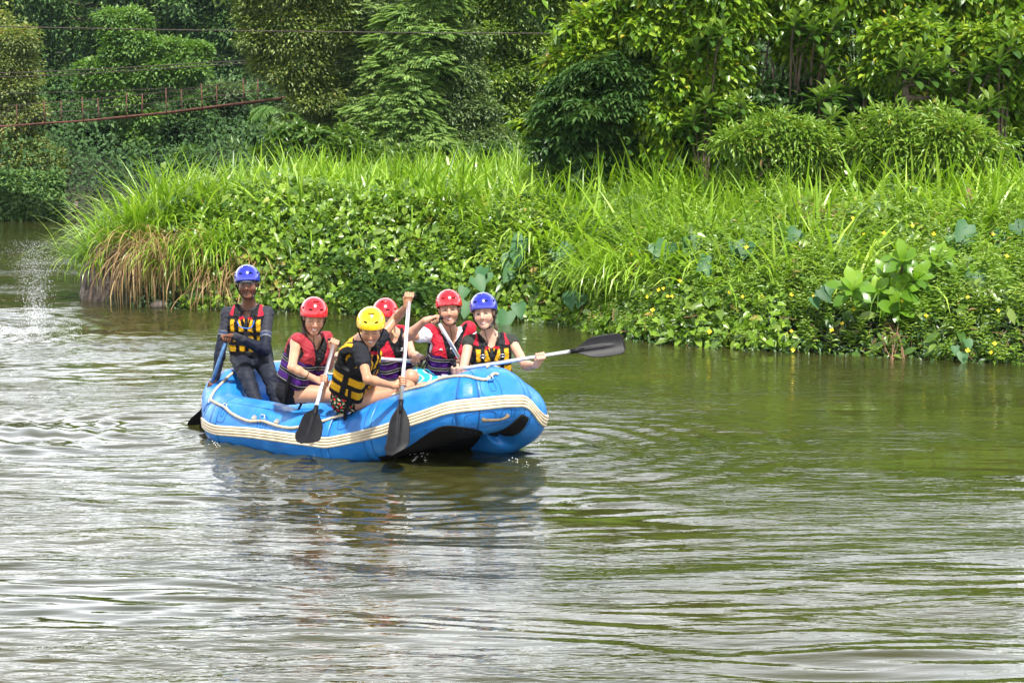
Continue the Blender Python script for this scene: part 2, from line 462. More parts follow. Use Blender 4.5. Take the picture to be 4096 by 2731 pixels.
class Leaves:
    def __init__(s): s.V = []; s.F = []; s.a = []; s.n = 0
    def add(s, kind, P, D, N, size, width, var):
        """P base points, D leaf direction, N leaf normal, size length, width width/length ratio"""
        P = np.asarray(P, float); T, Tf = TPL[kind]; n = len(P)
        if n == 0: return s
        D = D / (np.linalg.norm(D, axis=1)[:, None] + 1e-9)
        X = np.cross(D, N); X /= np.linalg.norm(X, axis=1)[:, None] + 1e-9
        Z = np.cross(X, D)
        size = np.broadcast_to(size, (n,)); width = np.broadcast_to(width, (n,))
        V = P[:, None] + size[:, None, None] * (T[None, :, 0:1] * width[:, None, None] * X[:, None] + T[None, :, 1:2] * D[:, None] + T[None, :, 2:3] * Z[:, None])
        s.F.append((Tf[None] + (np.arange(n) * len(T))[:, None, None]).reshape(-1, 3) + s.n)
        s.V.append(V.reshape(-1, 3)); s.a.append(np.repeat(np.clip(np.broadcast_to(var, (n,)), 0, 1), len(T))); s.n += n * len(T)
        return s
    def blades(s, P, H, L, width, droop, var, seg=6, a0=(62, 88)):
        """arching grass blades: P base, H unit horizontal lean, L length, droop 0..2"""
        n = len(P); t = np.linspace(0, 1, seg)
        H = H / (np.linalg.norm(H, axis=1)[:, None] + 1e-9)
        ang0 = np.radians(rng.uniform(*a0, n)); ang = ang0[:, None] - (droop[:, None] * t[None] ** 1.6) * np.radians(95)
        step = L[:, None] / (seg - 1)
        hx = np.concatenate([np.zeros((n, 1)), np.cumsum(np.cos(ang[:, 1:]) * step, 1)], 1)
        hz = np.concatenate([np.zeros((n, 1)), np.cumsum(np.sin(ang[:, 1:]) * step, 1)], 1)
        C = P[:, None] + hx[..., None] * np.concatenate([H, np.zeros((n, 1))], 1)[:, None] + hz[..., None] * np.array([0, 0, 1.])
        W = np.stack([-H[:, 1], H[:, 0], np.zeros(n)], 1)
        tw = rng.uniform(-.9, .9, n); W = W * np.cos(tw)[:, None] + np.concatenate([H, np.zeros((n, 1))], 1) * np.sin(tw)[:, None]
        w = width[:, None] * np.minimum(1, 2.6 * t[None] + .35) * (1 - t[None] ** 2.2) + .0008
        A = C - W[:, None] * w[..., None]; B = C + W[:, None] * w[..., None]
        V = np.stack([A, B], 2).reshape(-1, 3)
        i = np.arange(seg - 1)[None] * 2 + (np.arange(n) * seg * 2)[:, None]
        q = np.stack([i, i + 1, i + 3, i + 2], -1).reshape(-1, 4)
        s.F.append(np.concatenate([q[:, [0, 1, 2]], q[:, [0, 2, 3]]]) + s.n)
        s.V.append(V); s.a.append(np.repeat(np.clip(var, 0, 1), seg * 2)); s.n += len(V)
        return s
    def make(s, name, mat, parent=None, offset=(0, 0, 0)):
        V = np.concatenate(s.V); Fc = np.concatenate(s.F); a = np.concatenate(s.a)
        if parent is not None: return part(name, V, Fc, mat, parent, var=a, smooth=False)
        return mesh_obj(name, V, Fc, mat, None, var=a, offset=offset, smooth=False)
def rdir(n):
    v = rng.normal(size=(n, 3)); return v / np.linalg.norm(v, axis=1)[:, None]

def crown_points(lobes, nclump, back=.35, inner=.8):
    """points on the outside of a union of ellipsoid lobes; lobes rows: centre xyz, radii xyz"""
    L = np.asarray(lobes, float); area = (L[:, 3] * L[:, 5]) ** .8
    out_p, out_n = [], []; need = nclump; tries = 0
    while need > 0 and tries < 12:
        k = rng.choice(len(L), need * 2, p=area / area.sum()); d = rdir(need * 2)
        m = (d[:, 1] < .25) | (rng.random(len(d)) < back); k, d = k[m], d[m]
        m = (d[:, 2] > -.45) | (rng.random(len(d)) < .35); k, d = k[m], d[m]
        rr = rng.uniform(inner - .1, 1.12, len(d)) + np.where(rng.random(len(d)) < .14, rng.uniform(0, .35, len(d)), 0)
        p = L[k, :3] + d * L[k, 3:] * rr[:, None]; p = p + .16 * np.mean(L[:, 3]) * np.stack([np.sin(p[:, 2] * 4.1 + p[:, 0] * 2), np.sin(p[:, 0] * 3.7), np.sin(p[:, 0] * 4.3 + p[:, 2] * 1.7)], 1)
        ins = np.zeros(len(p), bool)
        for j in range(len(L)):
            ins |= (((p - L[j, :3]) / L[j, 3:]) ** 2).sum(1) < .6
        p, d = p[~ins], d[~ins]; out_p.append(p[:need]); out_n.append(d[:need]); need -= len(p[:need]); tries += 1
    return np.concatenate(out_p), np.concatenate(out_n)

def px_lobes(L, D0):
    o = []
    for q in L:
        u, v, ru, rv = q[:4]; D = D0 + (q[4] if len(q) > 4 else 0)
        c = atY(u, v, D); a, b_ = ru * D / F, rv * D / F
        if 40 < D0 < 47: a, b_ = a * 1.15, b_ * 1.15
        o.append([*c, a, (a + b_) / 2, b_])
    return np.array(o)

bark = simple("bark", (.10, .075, .05), .85, var=.4, scale=12, bmp=.5, bscale=30)
def trunk_mesh(root_xy, lobes, r0, bend=.3, limbs=8):
    x, y = root_xy; z0 = float(ground_z(np.array([x]), np.array([y]))[0]) - .3
    top = lobes[np.argmax(lobes[:, 2]), :3]; mid = np.array([x, y, z0])
    P = smooth_path([mid, mid * .6 + top * .4 + rng.normal(0, bend, 3) * [1, 1, .2], mid * .3 + top * .7 + rng.normal(0, bend, 3) * [1, 1, .2], top], 5)
    mb = MB(); mb.add(*tube(P, np.linspace(r0, r0 * .15, len(P)), 8))
    for c in lobes[rng.permutation(len(lobes))[:limbs]]:
        k = int(np.clip(np.argmin(np.abs(P[:, 2] - (c[2] - c[5]))), 1, len(P) - 2)); a = P[k]
        m_ = (a + c[:3]) / 2 - [0, 0, .25 * c[5]]
        Q_ = smooth_path([a, m_, c[:3] + [0, 0, c[5] * .5]], 4); mb.add(*tube(Q_, np.linspace(r0 * .45, r0 * .08, len(Q_)), 6))
    return mb

def tree(name, label, cat, lobes, mat, group=None, nclump=700, per=14, size=.16, width=.5, rc=.35, kind='diamond', droop=.3,
         layered=0., root=None, r0=.16, hole=.0, style='leafy', var0=.45, flat=.6, trunk=True, back=.3, sub=6, skirt=None, top=None, shoots=None):
    lobes = np.asarray(lobes, float); base_l = lobes
    if sub:
        o_ = [lobes * [1, 1, 1, .80, .80, .80]]
        for _ in range(sub):
            d = rdir(len(lobes)); d[:, 1] = -np.abs(d[:, 1]) * .8 + .1; d[:, 2] += .15; d /= np.linalg.norm(d, axis=1)[:, None]
            q = lobes.copy(); q[:, :3] += d * lobes[:, 3:] * rng.uniform(.65, .95, (len(lobes), 1)); q[:, 3:] *= rng.uniform(.28, .56, (len(lobes), 1)); o_.append(q)
        lobes = np.concatenate(o_)
    if skirt is not None:      # foliage reaching down to the ground
        q = []
        for c in base_l[rng.integers(0, len(base_l), skirt)]:
            g_ = float(ground_z(c[:1], c[1:2])[0]); zz = rng.uniform(g_ + .2, max(g_ + .5, c[2])); q.append([c[0] + rng.normal(0, .3), c[1] + rng.uniform(-.2, .5), zz, c[3] * .8, c[4] * .8, c[5] * .8])
        lobes = np.concatenate([lobes, np.array(q)])
    if top is not None:        # the crown goes on above the picture
        q = []
        for k in range(top[1]):
            c = base_l[rng.integers(0, len(base_l))]; q.append([c[0] + rng.normal(0, .5), c[1] + rng.uniform(0, 1), rng.uniform(base_l[:, 2].max(), top[0]), 1.5, 1.3, 1.2])
        TL_ = np.array(q)
    else: TL_ = None
    rx, ry = root if root is not None else (lobes[:, 0].mean(), lobes[:, 1].mean() + .3)
    gz = float(ground_z(np.array([rx]), np.array([ry]))[0])
    o = empty(name, (rx, ry, gz), label, cat, group)
    if trunk: trunk_mesh((rx, ry), lobes, r0).part("trunk", bark, o)
    P, Nn = crown_points(lobes, nclump, back)
    if hole > 0:
        s = np.sin(P[:, 0] * 2.3 + P[:, 2] * 1.7) + np.sin(P[:, 2] * 3.1 - P[:, 0] * 1.1 + 1) + np.sin(P[:, 1] * 2 + P[:, 0] * 3.3)
        m = s > -2.2 + hole * 2; P, Nn = P[m], Nn[m]
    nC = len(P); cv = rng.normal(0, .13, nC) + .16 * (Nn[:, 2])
    lv = Leaves()
    if style == 'leafy':
        k = np.repeat(np.arange(nC), per); n = len(k)
        off = rng.normal(size=(n, 3)) * rc * .5 * np.array([1, 1, flat])
        p = P[k] + off
        out = Nn[k] * .8 + off / rc + rdir(n) * .7; out[:, 2] -= droop
        nn = np.array([0, 0, 1.]) * 1.0 + Nn[k] * .8 + rdir(n) * .42
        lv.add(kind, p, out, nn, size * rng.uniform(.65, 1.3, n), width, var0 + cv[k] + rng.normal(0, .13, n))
    elif style == 'feather':            # pinnate fronds
        nl = per; fl = rc * rng.uniform(.8, 1.5, nC)
        az = Nn * 1.0 + rdir(nC) * .55; az[:, 2] = rng.uniform(-.15, .35, nC); az /= np.linalg.norm(az, axis=1)[:, None]
        t = np.linspace(.12, 1, nl)
        for side in (-1, 1):
            X = np.cross(az, [0, 0, 1.]); X /= np.linalg.norm(X, axis=1)[:, None]
            pos = P[:, None] + az[:, None] * (t[None, :, None] * fl[:, None, None]) - np.array([0, 0, 1.]) * (droop * (t ** 2)[None, :, None] * fl[:, None, None])
            dirs = side * X[:, None] + az[:, None] * .55 - np.array([0, 0, .35]) * np.ones((nC, nl, 1)); n = nC * nl
            nn = np.tile([0, 0, 1.], (n, 1)) + rdir(n) * .25 + np.repeat(Nn, nl, 0) * .3
            sz = (size * (1.25 - .75 * np.abs(t - .45)))[None] * rng.uniform(.85, 1.15, (nC, 1))
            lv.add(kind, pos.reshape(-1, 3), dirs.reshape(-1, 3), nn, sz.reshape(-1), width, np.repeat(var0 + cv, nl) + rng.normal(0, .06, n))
    elif style == 'rosette':            # whorls of long leaves
        k = np.repeat(np.arange(nC), per); n = len(k)
        ax = Nn[k] * .6 + [0, 0, .55]
        out = rdir(n); out -= (out * ax).sum(1)[:, None] * ax * .6; out += ax * rng.uniform(.1, .7, (n, 1))
        nn = ax + rdir(n) * .2
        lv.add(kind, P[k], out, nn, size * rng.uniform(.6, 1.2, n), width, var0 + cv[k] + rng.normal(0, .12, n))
    ns = int(nclump * .05) if shoots is None else shoots
    if ns:                              # shoots standing out of the crown
        j = rng.integers(0, nC, ns); m_ = 9; d = Nn[j] * .9 + rdir(ns) * .6 + [0, 0, .35]; d /= np.linalg.norm(d, axis=1)[:, None]; L_ = rng.uniform(1.6, 3.8, ns) * size; t = np.linspace(.1, 1, m_)
        pos = P[j][:, None] + d[:, None] * (L_[:, None] * t[None])[..., None] - np.array([0, 0, 1.]) * (L_[:, None] * .3 * t[None] ** 2)[..., None]
        out = rdir(ns * m_) + np.repeat(d, m_, 0) * .8; lv.add(kind, pos.reshape(-1, 3), out, rdir(ns * m_) * .5 + [0, 0, 1], size * rng.uniform(.5, .95, ns * m_), width, var0 + .15 + rng.normal(0, .1, ns * m_))
    if TL_ is not None:
        P, Nn = crown_points(TL_, 60 * len(TL_), .5); n = len(P) * 3; k = np.repeat(np.arange(len(P)), 3)
        lv.add('diamond', P[k] + rng.normal(0, .18, (n, 3)), rdir(n) + [0, 0, -.3], np.array([0, 0, 1.]) + rdir(n) * .6, min(.30, size * 1.5) * rng.uniform(.6, 1.3, n), .6, var0 + rng.normal(0, .15, n))
    lv.make("crown", mat, o)
    return o

# leaf materials (real leaf colours)
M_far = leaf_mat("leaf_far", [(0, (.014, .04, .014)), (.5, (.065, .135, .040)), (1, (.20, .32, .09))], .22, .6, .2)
M_pom = leaf_mat("leaf_pompom", [(0, (.035, .09, .018)), (.5, (.10, .21, .04)), (1, (.22, .34, .08))], .3, .5)
M_yel = leaf_mat("leaf_yellowish", [(0, (.05, .09, .022)), (.5, (.16, .22, .06)), (.85, (.30, .33, .10)), (1, (.34, .22, .09))], .28, .5)
M_oliv = leaf_mat("leaf_olive", [(0, (.03, .06, .014)), (.5, (.13, .19, .045)), (.9, (.30, .37, .09)), (1, (.32, .26, .07))], .28, .45)
M_lay = leaf_mat("leaf_layered", [(0, (.03, .065, .018)), (.5, (.15, .23, .065)), (1, (.34, .44, .16))], .25, .42)
M_fea = leaf_mat("leaf_feather", [(0, (.03, .085, .02)), (.5, (.14, .25, .06)), (1, (.30, .42, .12))], .32, .5)
M_grey = leaf_mat("leaf_greyish", [(0, (.03, .065, .02)), (.5, (.11, .18, .06)), (1, (.25, .32, .13))], .25, .45)
M_tip = leaf_mat("leaf_yellow_tipped", [(0, (.022, .055, .012)), (.45, (.10, .18, .03)), (.75, (.23, .33, .05)), (1, (.34, .42, .08))], .28, .42)
M_vine = leaf_mat("leaf_vine", [(0, (.03, .08, .008)), (.5, (.12, .23, .014)), (.9, (.32, .42, .035)), (1, (.40, .32, .04))], .28, .34)
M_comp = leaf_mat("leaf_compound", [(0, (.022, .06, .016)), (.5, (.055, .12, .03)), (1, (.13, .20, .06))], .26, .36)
M_ros = leaf_mat("leaf_rosette", [(0, (.025, .07, .012)), (.5, (.07, .15, .022)), (1, (.19, .27, .05))], .3, .33)
M_gras = leaf_mat("leaf_grass", [(0, (.05, .12, .010)), (.5, (.20, .35, .02)), (1, (.40, .54, .09))], .30, .32)
M_straw = leaf_mat("leaf_straw", [(0, (.14, .08, .03)), (.5, (.30, .19, .08)), (.85, (.42, .30, .13)), (1, (.22, .26, .05))], .25, .6)
M_herb = leaf_mat("leaf_herb", [(0, (.03, .085, .008)), (.5, (.15, .27, .018)), (.92, (.26, .38, .05)), (1, (.34, .24, .06))], .26, .34)
M_herb2 = leaf_mat("leaf_willow_herb", [(0, (.035, .095, .012)), (.5, (.16, .28, .03)), (.93, (.27, .37, .07)), (1, (.32, .20, .07))], .26, .34)
M_taro = leaf_mat("leaf_taro", [(0, (.025, .08, .03)), (.5, (.05, .14, .05)), (1, (.10, .20, .07))], .25, .5, .3)
M_big = leaf_mat("leaf_big_shrub", [(0, (.05, .13, .012)), (.5, (.12, .25, .018)), (1, (.24, .38, .03))], .36, .32)
M_flow = simple("petal_yellow", (.85, .62, .01), .5, var=.1)
M_dead = simple("dry_twig", (.20, .115, .06), .85, var=.35, scale=20)

def grow(c, r, ru=1., rv=1., n=6, seed=0):
    rr = np.random.default_rng(seed); return None

# ---- far wooded slope on the left, tree by tree
def column_lobes(u, D, vtop, vbot, ru, n=7, jit=.5, rv=None):
    o = []
    for i in range(n):
        t = (i + .5) / n
        o.append((u + rng.normal(0, ru * jit), vtop + (vbot - vtop) * t + rng.normal(0, 18), ru * rng.uniform(.55, .9), (rv or (vbot - vtop) / n * .85) * rng.uniform(.85, 1.25), rng.uniform(-2.2, 2.2)))
    return px_lobes(o, D)
far_labels = ["dark hazy forest tree at the top left corner behind the yellowish tree", "tall dark tree above the cable on the far slope at left",
  "dusky tree with grey green top behind the rounded bright tree", "shadowed blue green tree directly above the rounded bright tree",
  "tall dark tree right of the rounded bright tree on the far slope", "blue green tree just left of the olive overhanging tree",
  "tall dark tree on the slope behind the layered tree", "dark tree on the slope behind the feathery pale tree"]
for i, u in enumerate((-60, 170, 400, 640, 860, 1090, 1380, 1700)):
    L = column_lobes(u, 86 + 5 * (i % 2), -420, 430, 150, 9, .45)
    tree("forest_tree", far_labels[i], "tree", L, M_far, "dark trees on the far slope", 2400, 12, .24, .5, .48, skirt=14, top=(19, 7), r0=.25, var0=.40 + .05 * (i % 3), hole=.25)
low_labels = ["low dark tree over the far waterline right of the yellowish tree", "shaded bushy tree under the bridge at left",
  "dark tree below the bridge under the rounded bright tree", "shaded tree below the middle of the bridge", "leafy dark tree below the right part of the bridge",
  "vine hung tree under the right end of the bridge", "dark bush tree behind the tall grass left of the layered tree"]
for i, (u, vt, vb, ru) in enumerate(((290, 330, 800, 115), (420, 400, 820, 115), (600, 520, 830, 125), (740, 400, 800, 120), (880, 380, 760, 125), (1020, 430, 760, 120), (1190, 330, 760, 120))):
    L = column_lobes(u, 65 + 2 * (i % 3), vt, vb, ru, 6, .5)
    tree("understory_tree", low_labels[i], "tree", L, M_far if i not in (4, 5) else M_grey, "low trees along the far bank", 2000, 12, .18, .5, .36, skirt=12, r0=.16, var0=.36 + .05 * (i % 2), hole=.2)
pom = px_lobes([(499, 110, 75, 50), (517, 185, 95, 55), (500, 250, 80, 45), (402, 295, 72, 50), (373, 345, 48, 38), (488, 335, 90, 60), (690, 195, 60, 40), (655, 262, 85, 45),
                (746, 276, 85, 55), (650, 320, 95, 50), (700, 345, 60, 35), (517, 420, 72, 60), (560, 490, 58, 45), (545, 555, 45, 45), (775, 215, 45, 35)], 60)
tree("round_crowned_tree", "bright green tree with rounded cauliflower clumps behind the bridge", "tree", pom, M_pom, None, 3400, 14, .145, .55, .22, skirt=3, r0=.2, var0=.55, root=(atY(560, 800, 61)[0], 61))
ylw = px_lobes([(30, 170, 95, 80), (-70, 240, 110, 110), (55, 290, 75, 80), (60, 380, 85, 80), (30, 470, 95, 80), (110, 450, 55, 50), (50, 570, 100, 80), (120, 620, 70, 60), (190, 660, 75, 45),
                (30, 680, 120, 80), (80, 740, 110, 60), (-60, 420, 110, 120), (-60, 620, 110, 120)], 57)
tree("yellowish_tree", "pale yellow green tree at the left edge behind the bridge", "tree", ylw, M_yel, None, 4200, 13, .125, .5, .24, skirt=6, top=(10, 3), r0=.22, var0=.5, root=(atY(40, 860, 57)[0], 57.5))

# palms on the far slope
def palm(label, u, v, D, span, nf=13, up=.5, matp=None):
    c = atY(u, v, D); r_ = span * D / F
    gz = float(ground_z(np.array([c[0]]), np.array([c[1]]))[0])
    o = empty("palm_tree", (c[0], c[1], gz), label, "palm", "small palms on the far bank")
    MB().add(*tube(smooth_path([(c[0], c[1], gz - .2), (c[0] + .1, c[1], (gz + c[2]) / 2), c], 4), .08, 7)).part("trunk", bark, o)
    lv = Leaves()
    for k in range(nf):
        a = 2 * pi * k / nf + rng.uniform(-.2, .2); h = np.array([cos(a), sin(a), 0]); el = rng.uniform(.1, 1.1) * up + .1
        n = 26; t = np.linspace(.1, 1, n); L = r_ * rng.uniform(.85, 1.2)
        pos = c + h * (L * t * cos(el))[:, None] + np.array([0, 0, 1.]) * (L * (t * sin(el) * 1.3 - .75 * t * t))[:, None]
        X = np.array([-h[1], h[0], 0])
        for s_ in (-1, 1):
            lv.add('diamond', pos, s_ * X * .9 + h * .7 - np.array([0, 0, .75]) + rng.normal(0, .08, (n, 3)), np.tile([0, 0, 1.], (n, 1)) + h * .3, L * .34 * (1.1 - .7 * np.abs(t - .4)), .13, .5 + rng.normal(0, .1, n))
    lv.make("crown", matp or M_pom, o)
palm("small palm with fanned fronds under the right end of the bridge", 1108, 440, 55, 130)
palm("dim palm below the bridge left of the rounded tree", 385, 500, 62, 110, matp=M_far)
palm("dim palm behind the bridge beside the yellowish tree", 215, 345, 66, 120, matp=M_far)

# ---- middle ground trees
m1 = px_lobes([(1050, 40, 90, 80), (1150, 10, 110, 80), (1045, 150, 75, 60), (1130, 130, 110, 80), (1110, 250, 75, 55), (1190, 260, 90, 70), (1200, 330, 70, 45), (1220, 170, 95, 90), (1240, 60, 100, 80), (1250, 390, 70, 40), (1080, -110, 150, 90), (1230, -100, 150, 100)], 44)
tree("olive_tree", "drooping olive green tree overhanging the right end of the bridge", "tree", m1, M_oliv, None, 4600, 14, .115, .45, .22, top=(10, 5), droop=.35, r0=.16, var0=.52, root=(-5.0, 45.5))
m2 = px_lobes([(1483, 70, 190, 60), (1400, 150, 180, 50), (1540, 150, 120, 55), (1330, 225, 150, 42), (1480, 240, 130, 50), (1390, 290, 120, 40), (1300, 330, 110, 38), (1460, 340, 100, 40), (1340, 400, 120, 40), (1250, 470, 90, 45),
               (1370, 470, 110, 45), (1280, 540, 110, 45), (1430, 540, 110, 50), (1500, -60, 220, 80), (1350, -120, 200, 80)], 45)
tree("layered_tree", "tree with flat layered sprays of leaves left of the feathery one", "tree", m2, M_lay, None, 4600, 8, .105, .42, .30, style='feather', droop=.22, skirt=7, top=(10, 6), r0=.2, var0=.5, hole=.12, root=(atY(1500, 700, 46)[0], 46))
m3 = px_lobes([(1700, 70, 95, 60), (1640, 110, 80, 50), (1720, 150, 90, 50), (1620, 200, 90, 50), (1690, 240, 95, 50), (1600, 290, 80, 45), (1650, 330, 85, 45), (1610, 400, 100, 45), (1560, 465, 110, 42), (1640, 500, 100, 42), (1560, 555, 110, 45), (1650, 590, 120, 45), (1740, -60, 130, 70)], 42)
tree("feathery_tree", "soft light green feathery tree behind the middle of the grass", "tree", m3, M_fea, None, 4200, 12, .075, .36, .28, skirt=6, top=(9.5, 4), style='feather', droop=.3, r0=.12, var0=.62, hole=.1, root=(atY(1640, 700, 44)[0], 44.3))
m4 = px_lobes([(1850, 180, 70, 60), (1830, 270, 85, 60), (1860, 350, 70, 50), (1810, 420, 95, 50), (1900, 440, 70, 50), (1850, 505, 110, 50), (1760, 540, 70, 45), (1920, 570, 110, 50), (1840, 620, 120, 50)], 42.5)
tree("greyish_tree", "dull grey green slender tree right of the feathery tree", "tree", m4, M_grey, None, 3000, 14, .105, .45, .20, skirt=5, droop=.3, r0=.12, var0=.5, root=(atY(1850, 700, 43)[0], 43.2))
m5 = px_lobes([(1890, 50, 130, 70), (2040, 40, 140, 70), (2180, 90, 110, 80), (1960, 140, 110, 60), (2080, 180, 120, 60), (2200, 200, 90, 70), (1980, 250, 110, 50), (2110, 290, 120, 55), (2010, 350, 110, 50), (2150, 390, 110, 50),
               (2030, 450, 110, 45), (2180, 490, 100, 50), (2000, 540, 110, 50), (2120, 570, 120, 50), (2230, 580, 90, 60), (2000, -80, 200, 90), (2200, -80, 150, 90)], 45)
tree("yellow_tipped_tree", "dark tree with yellow green branch tips left of the vine mound", "tree", m5, M_tip, None, 5600, 13, .125, .45, .22, skirt=6, top=(10.5, 6), droop=.35, r0=.2, var0=.52, hole=.25, root=(atY(2060, 700, 46)[0], 46))
for lab, L, mt in (("light green glossy bush behind the grass at the foot of the layered tree", [(1200, 560, 110, 50), (1300, 590, 100, 50), (1150, 620, 90, 40), (1260, 640, 110, 40)], M_ros),
                   ("leafy bush behind the grass below the feathery tree", [(1400, 600, 90, 50), (1480, 630, 80, 40), (1580, 640, 90, 40)], M_ros),
                   ("small dark bush behind the grass below the yellow tipped tree", [(1980, 640, 110, 40), (2120, 650, 110, 45), (2230, 650, 90, 45)], M_comp)):
    L = px_lobes(L, 39); tree("bush", lab, "bush", L, mt, "bushes behind the tall grass", 600, 12, .24, .34, .22, skirt=4, kind='oval', style='rosette', r0=.05, var0=.5)
for i, (u, lab) in enumerate(((2330, "dark tree behind the top of the vine mound"), (2640, "dark hazy tree in the gap above the vine mound"), (2950, "dark tree behind the vine covered thicket at the upper right"), (3400, "dark tree high behind the thicket right of centre"), (3900, "dark tree behind the thicket at the right edge"))):
    L = column_lobes(u, 50 + 3 * (i % 2), -420, 420, 170, 7, .5)
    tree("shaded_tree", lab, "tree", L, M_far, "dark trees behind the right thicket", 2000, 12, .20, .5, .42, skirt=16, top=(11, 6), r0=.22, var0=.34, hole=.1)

# ---- right thicket
r1 = px_lobes([(2440, 100, 110, 60), (2370, 150, 110, 70), (2520, 160, 120, 80), (2320, 240, 110, 70), (2430, 250, 130, 80), (2300, 330, 90, 60), (2560, 290, 120, 90), (2420, 370, 130, 70), (2280, 440, 110, 60), (2560, 420, 110, 70), (2230, 510, 90, 45), (2340, 520, 110, 50), (2460, 500, 100, 50)], 30)
o = tree("vine_mound", "rounded mound of a tree smothered in bright climbing vine", "tree", r1, M_vine, None, 3900, 10, .118, .62, .20, kind='heart', droop=.7, r0=.12, var0=.55, root=(atY(2440, 640, 30.4)[0], 30.4))
P, Nn = crown_points(px_lobes([(2430, 300, 130, 80, -.4), (2540, 330, 120, 90, -.4), (2360, 430, 150, 80, -.5), (2500, 430, 120, 80, -.5), (2280, 480, 110, 60, -.4)], 30), 230, .1)
lv = Leaves()
def pinnate(lv, c, d, L, nl, lw, kind='oval', ratio=.32, droop=.5, v=.5):
    """one compound leaf: leaflets in pairs along a stalk"""
    d = unit(d); t = np.linspace(.25, 1, nl); X = unit(np.cross(d, [0, 0, 1.]))
    pos = np.asarray(c) + d * (L * t)[:, None] - np.array([0, 0, 1.]) * (droop * L * t ** 2)[:, None]
    for s_ in (-1, 1):
        D_ = s_ * X * .9 + d * .55 - np.array([0, 0, .3]) + rng.normal(0, .08, (nl, 3))
        lv.add(kind, pos, D_, np.tile([0, 0, 1.], (nl, 1)) + rng.normal(0, .2, (nl, 3)) - d * .2, lw * (1.15 - .5 * np.abs(t - .55)), ratio, v + rng.normal(0, .06, nl))
    lv.add(kind, pos[-1:], (d - [0, 0, droop])[None], np.array([[0, 0, 1.]]), lw, ratio, v)
for p, n_ in zip(P, Nn):
    for k in range(3):
        d = n_ * .8 + rdir(1)[0] * .7; d[2] = abs(d[2]) * .3 + .05
        pinnate(lv, p, d, rng.uniform(.30, .45), 5, rng.uniform(.15, .20), v=.5 + rng.normal(0, .15))
lv.make("compound_leaves", M_comp, o)

thick = [("vine hung thicket right of the vine mound under hanging creepers", [(2620, 110, 110, 60), (2720, 90, 100, 70), (2830, 130, 120, 70), (2920, 90, 110, 70), (2760, 220, 130, 70), (2880, 230, 110, 70), (2700, 330, 110, 80), (2830, 340, 130, 80), (2760, 440, 120, 70), (2900, 450, 90, 60), (2650, 470, 90, 80), (2800, -20, 200, 70)], 29.4, .12),
         ("creeper covered tree over the dark hollow right of centre", [(3020, 60, 110, 60), (3130, 90, 120, 70), (3240, 70, 110, 60), (3190, 170, 100, 60), (3340, 30, 130, 45), (3460, 40, 120, 50), (3260, 230, 80, 60), (3560, 80, 90, 70), (3420, -40, 250, 60), (3100, -40, 200, 60)], 29.8, .115),
         ("dense creeper bank at the right edge above the yellow flowers", [(3620, 180, 90, 70), (3590, 290, 120, 80), (3720, 290, 120, 80), (3840, 280, 120, 80), (3950, 250, 120, 80), (4080, 230, 120, 100), (3770, 400, 110, 60), (3880, 390, 110, 60), (3640, 390, 100, 60), (4060, 360, 100, 60)], 28.6, .11),
         ("tall leafy thicket at the top right corner", [(3700, 60, 100, 60), (3800, 100, 110, 70), (3920, 80, 120, 70), (4050, 100, 120, 80), (3880, -40, 200, 70), (4180, 180, 120, 120)], 30.4, .12)]
TH = []
for (lab, L, D, sz), sk_ in zip(thick, (5, None, 3, None)):
    L = px_lobes(L, D); TH.append(L)
    tree("creeper_thicket", lab, "thicket", L, M_vine, "vine covered thicket on the right", 3900, 10, sz * 1.02, .62, .22, kind='heart', droop=.8, r0=.14, var0=.5, hole=.15, skirt=sk_, top=(7.2, 3))
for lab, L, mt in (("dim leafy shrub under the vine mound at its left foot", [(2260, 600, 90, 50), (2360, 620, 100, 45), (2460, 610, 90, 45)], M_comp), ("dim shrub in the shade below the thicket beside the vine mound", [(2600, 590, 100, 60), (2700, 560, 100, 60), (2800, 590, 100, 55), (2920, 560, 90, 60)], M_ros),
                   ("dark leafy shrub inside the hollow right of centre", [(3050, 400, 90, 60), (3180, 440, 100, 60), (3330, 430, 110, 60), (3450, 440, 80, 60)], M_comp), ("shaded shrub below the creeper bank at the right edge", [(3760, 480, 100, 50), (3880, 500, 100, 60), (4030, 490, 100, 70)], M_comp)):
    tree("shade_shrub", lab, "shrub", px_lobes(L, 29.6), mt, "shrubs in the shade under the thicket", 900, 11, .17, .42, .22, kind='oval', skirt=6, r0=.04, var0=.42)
# whorled long-leaved shrubs poking through
ros = [(2826, 410, 28.6), (3301, 385, 28.2), (3470, 365, 28.4), (3178, 100, 28.9), (3260, 160, 28.9), (2975, 470, 27.9), (3782, 140, 28.9), (3721, 300, 27.9), (2839, 140, 28.6), (3891, 285, 27.8), (3600, 270, 27.8), (4040, 180, 27.8), (3330, 480, 27.6), (2680, 330, 28.9), (3960, 420, 27.4), (2560, 60, 29.4)]
ros_lab = ["with drooping whorl of dull leaves right of the vine mound", "large whorl under the dark hollow right of centre", "dark whorl right of the large one under the hollow", "upright bright whorl at the top above the hollow",
  "bright whorl beside the hollow, lower of the top pair", "low whorl beside the left yellow flowered bush", "pale whorl in front of the top right thicket", "whorl just above the big yellow flowered bush", "tall upright whorl above the drooping one",
  "whorl in the creeper bank near the right edge", "whorl over the left end of the creeper bank", "bright whorl at the right edge above the creeper bank", "low whorl left of the big yellow flowered bush", "whorl between vine mound and thicket",
  "lowest whorl near the right edge by the dark gap", "whorl on top of the thicket beside the vine mound"]
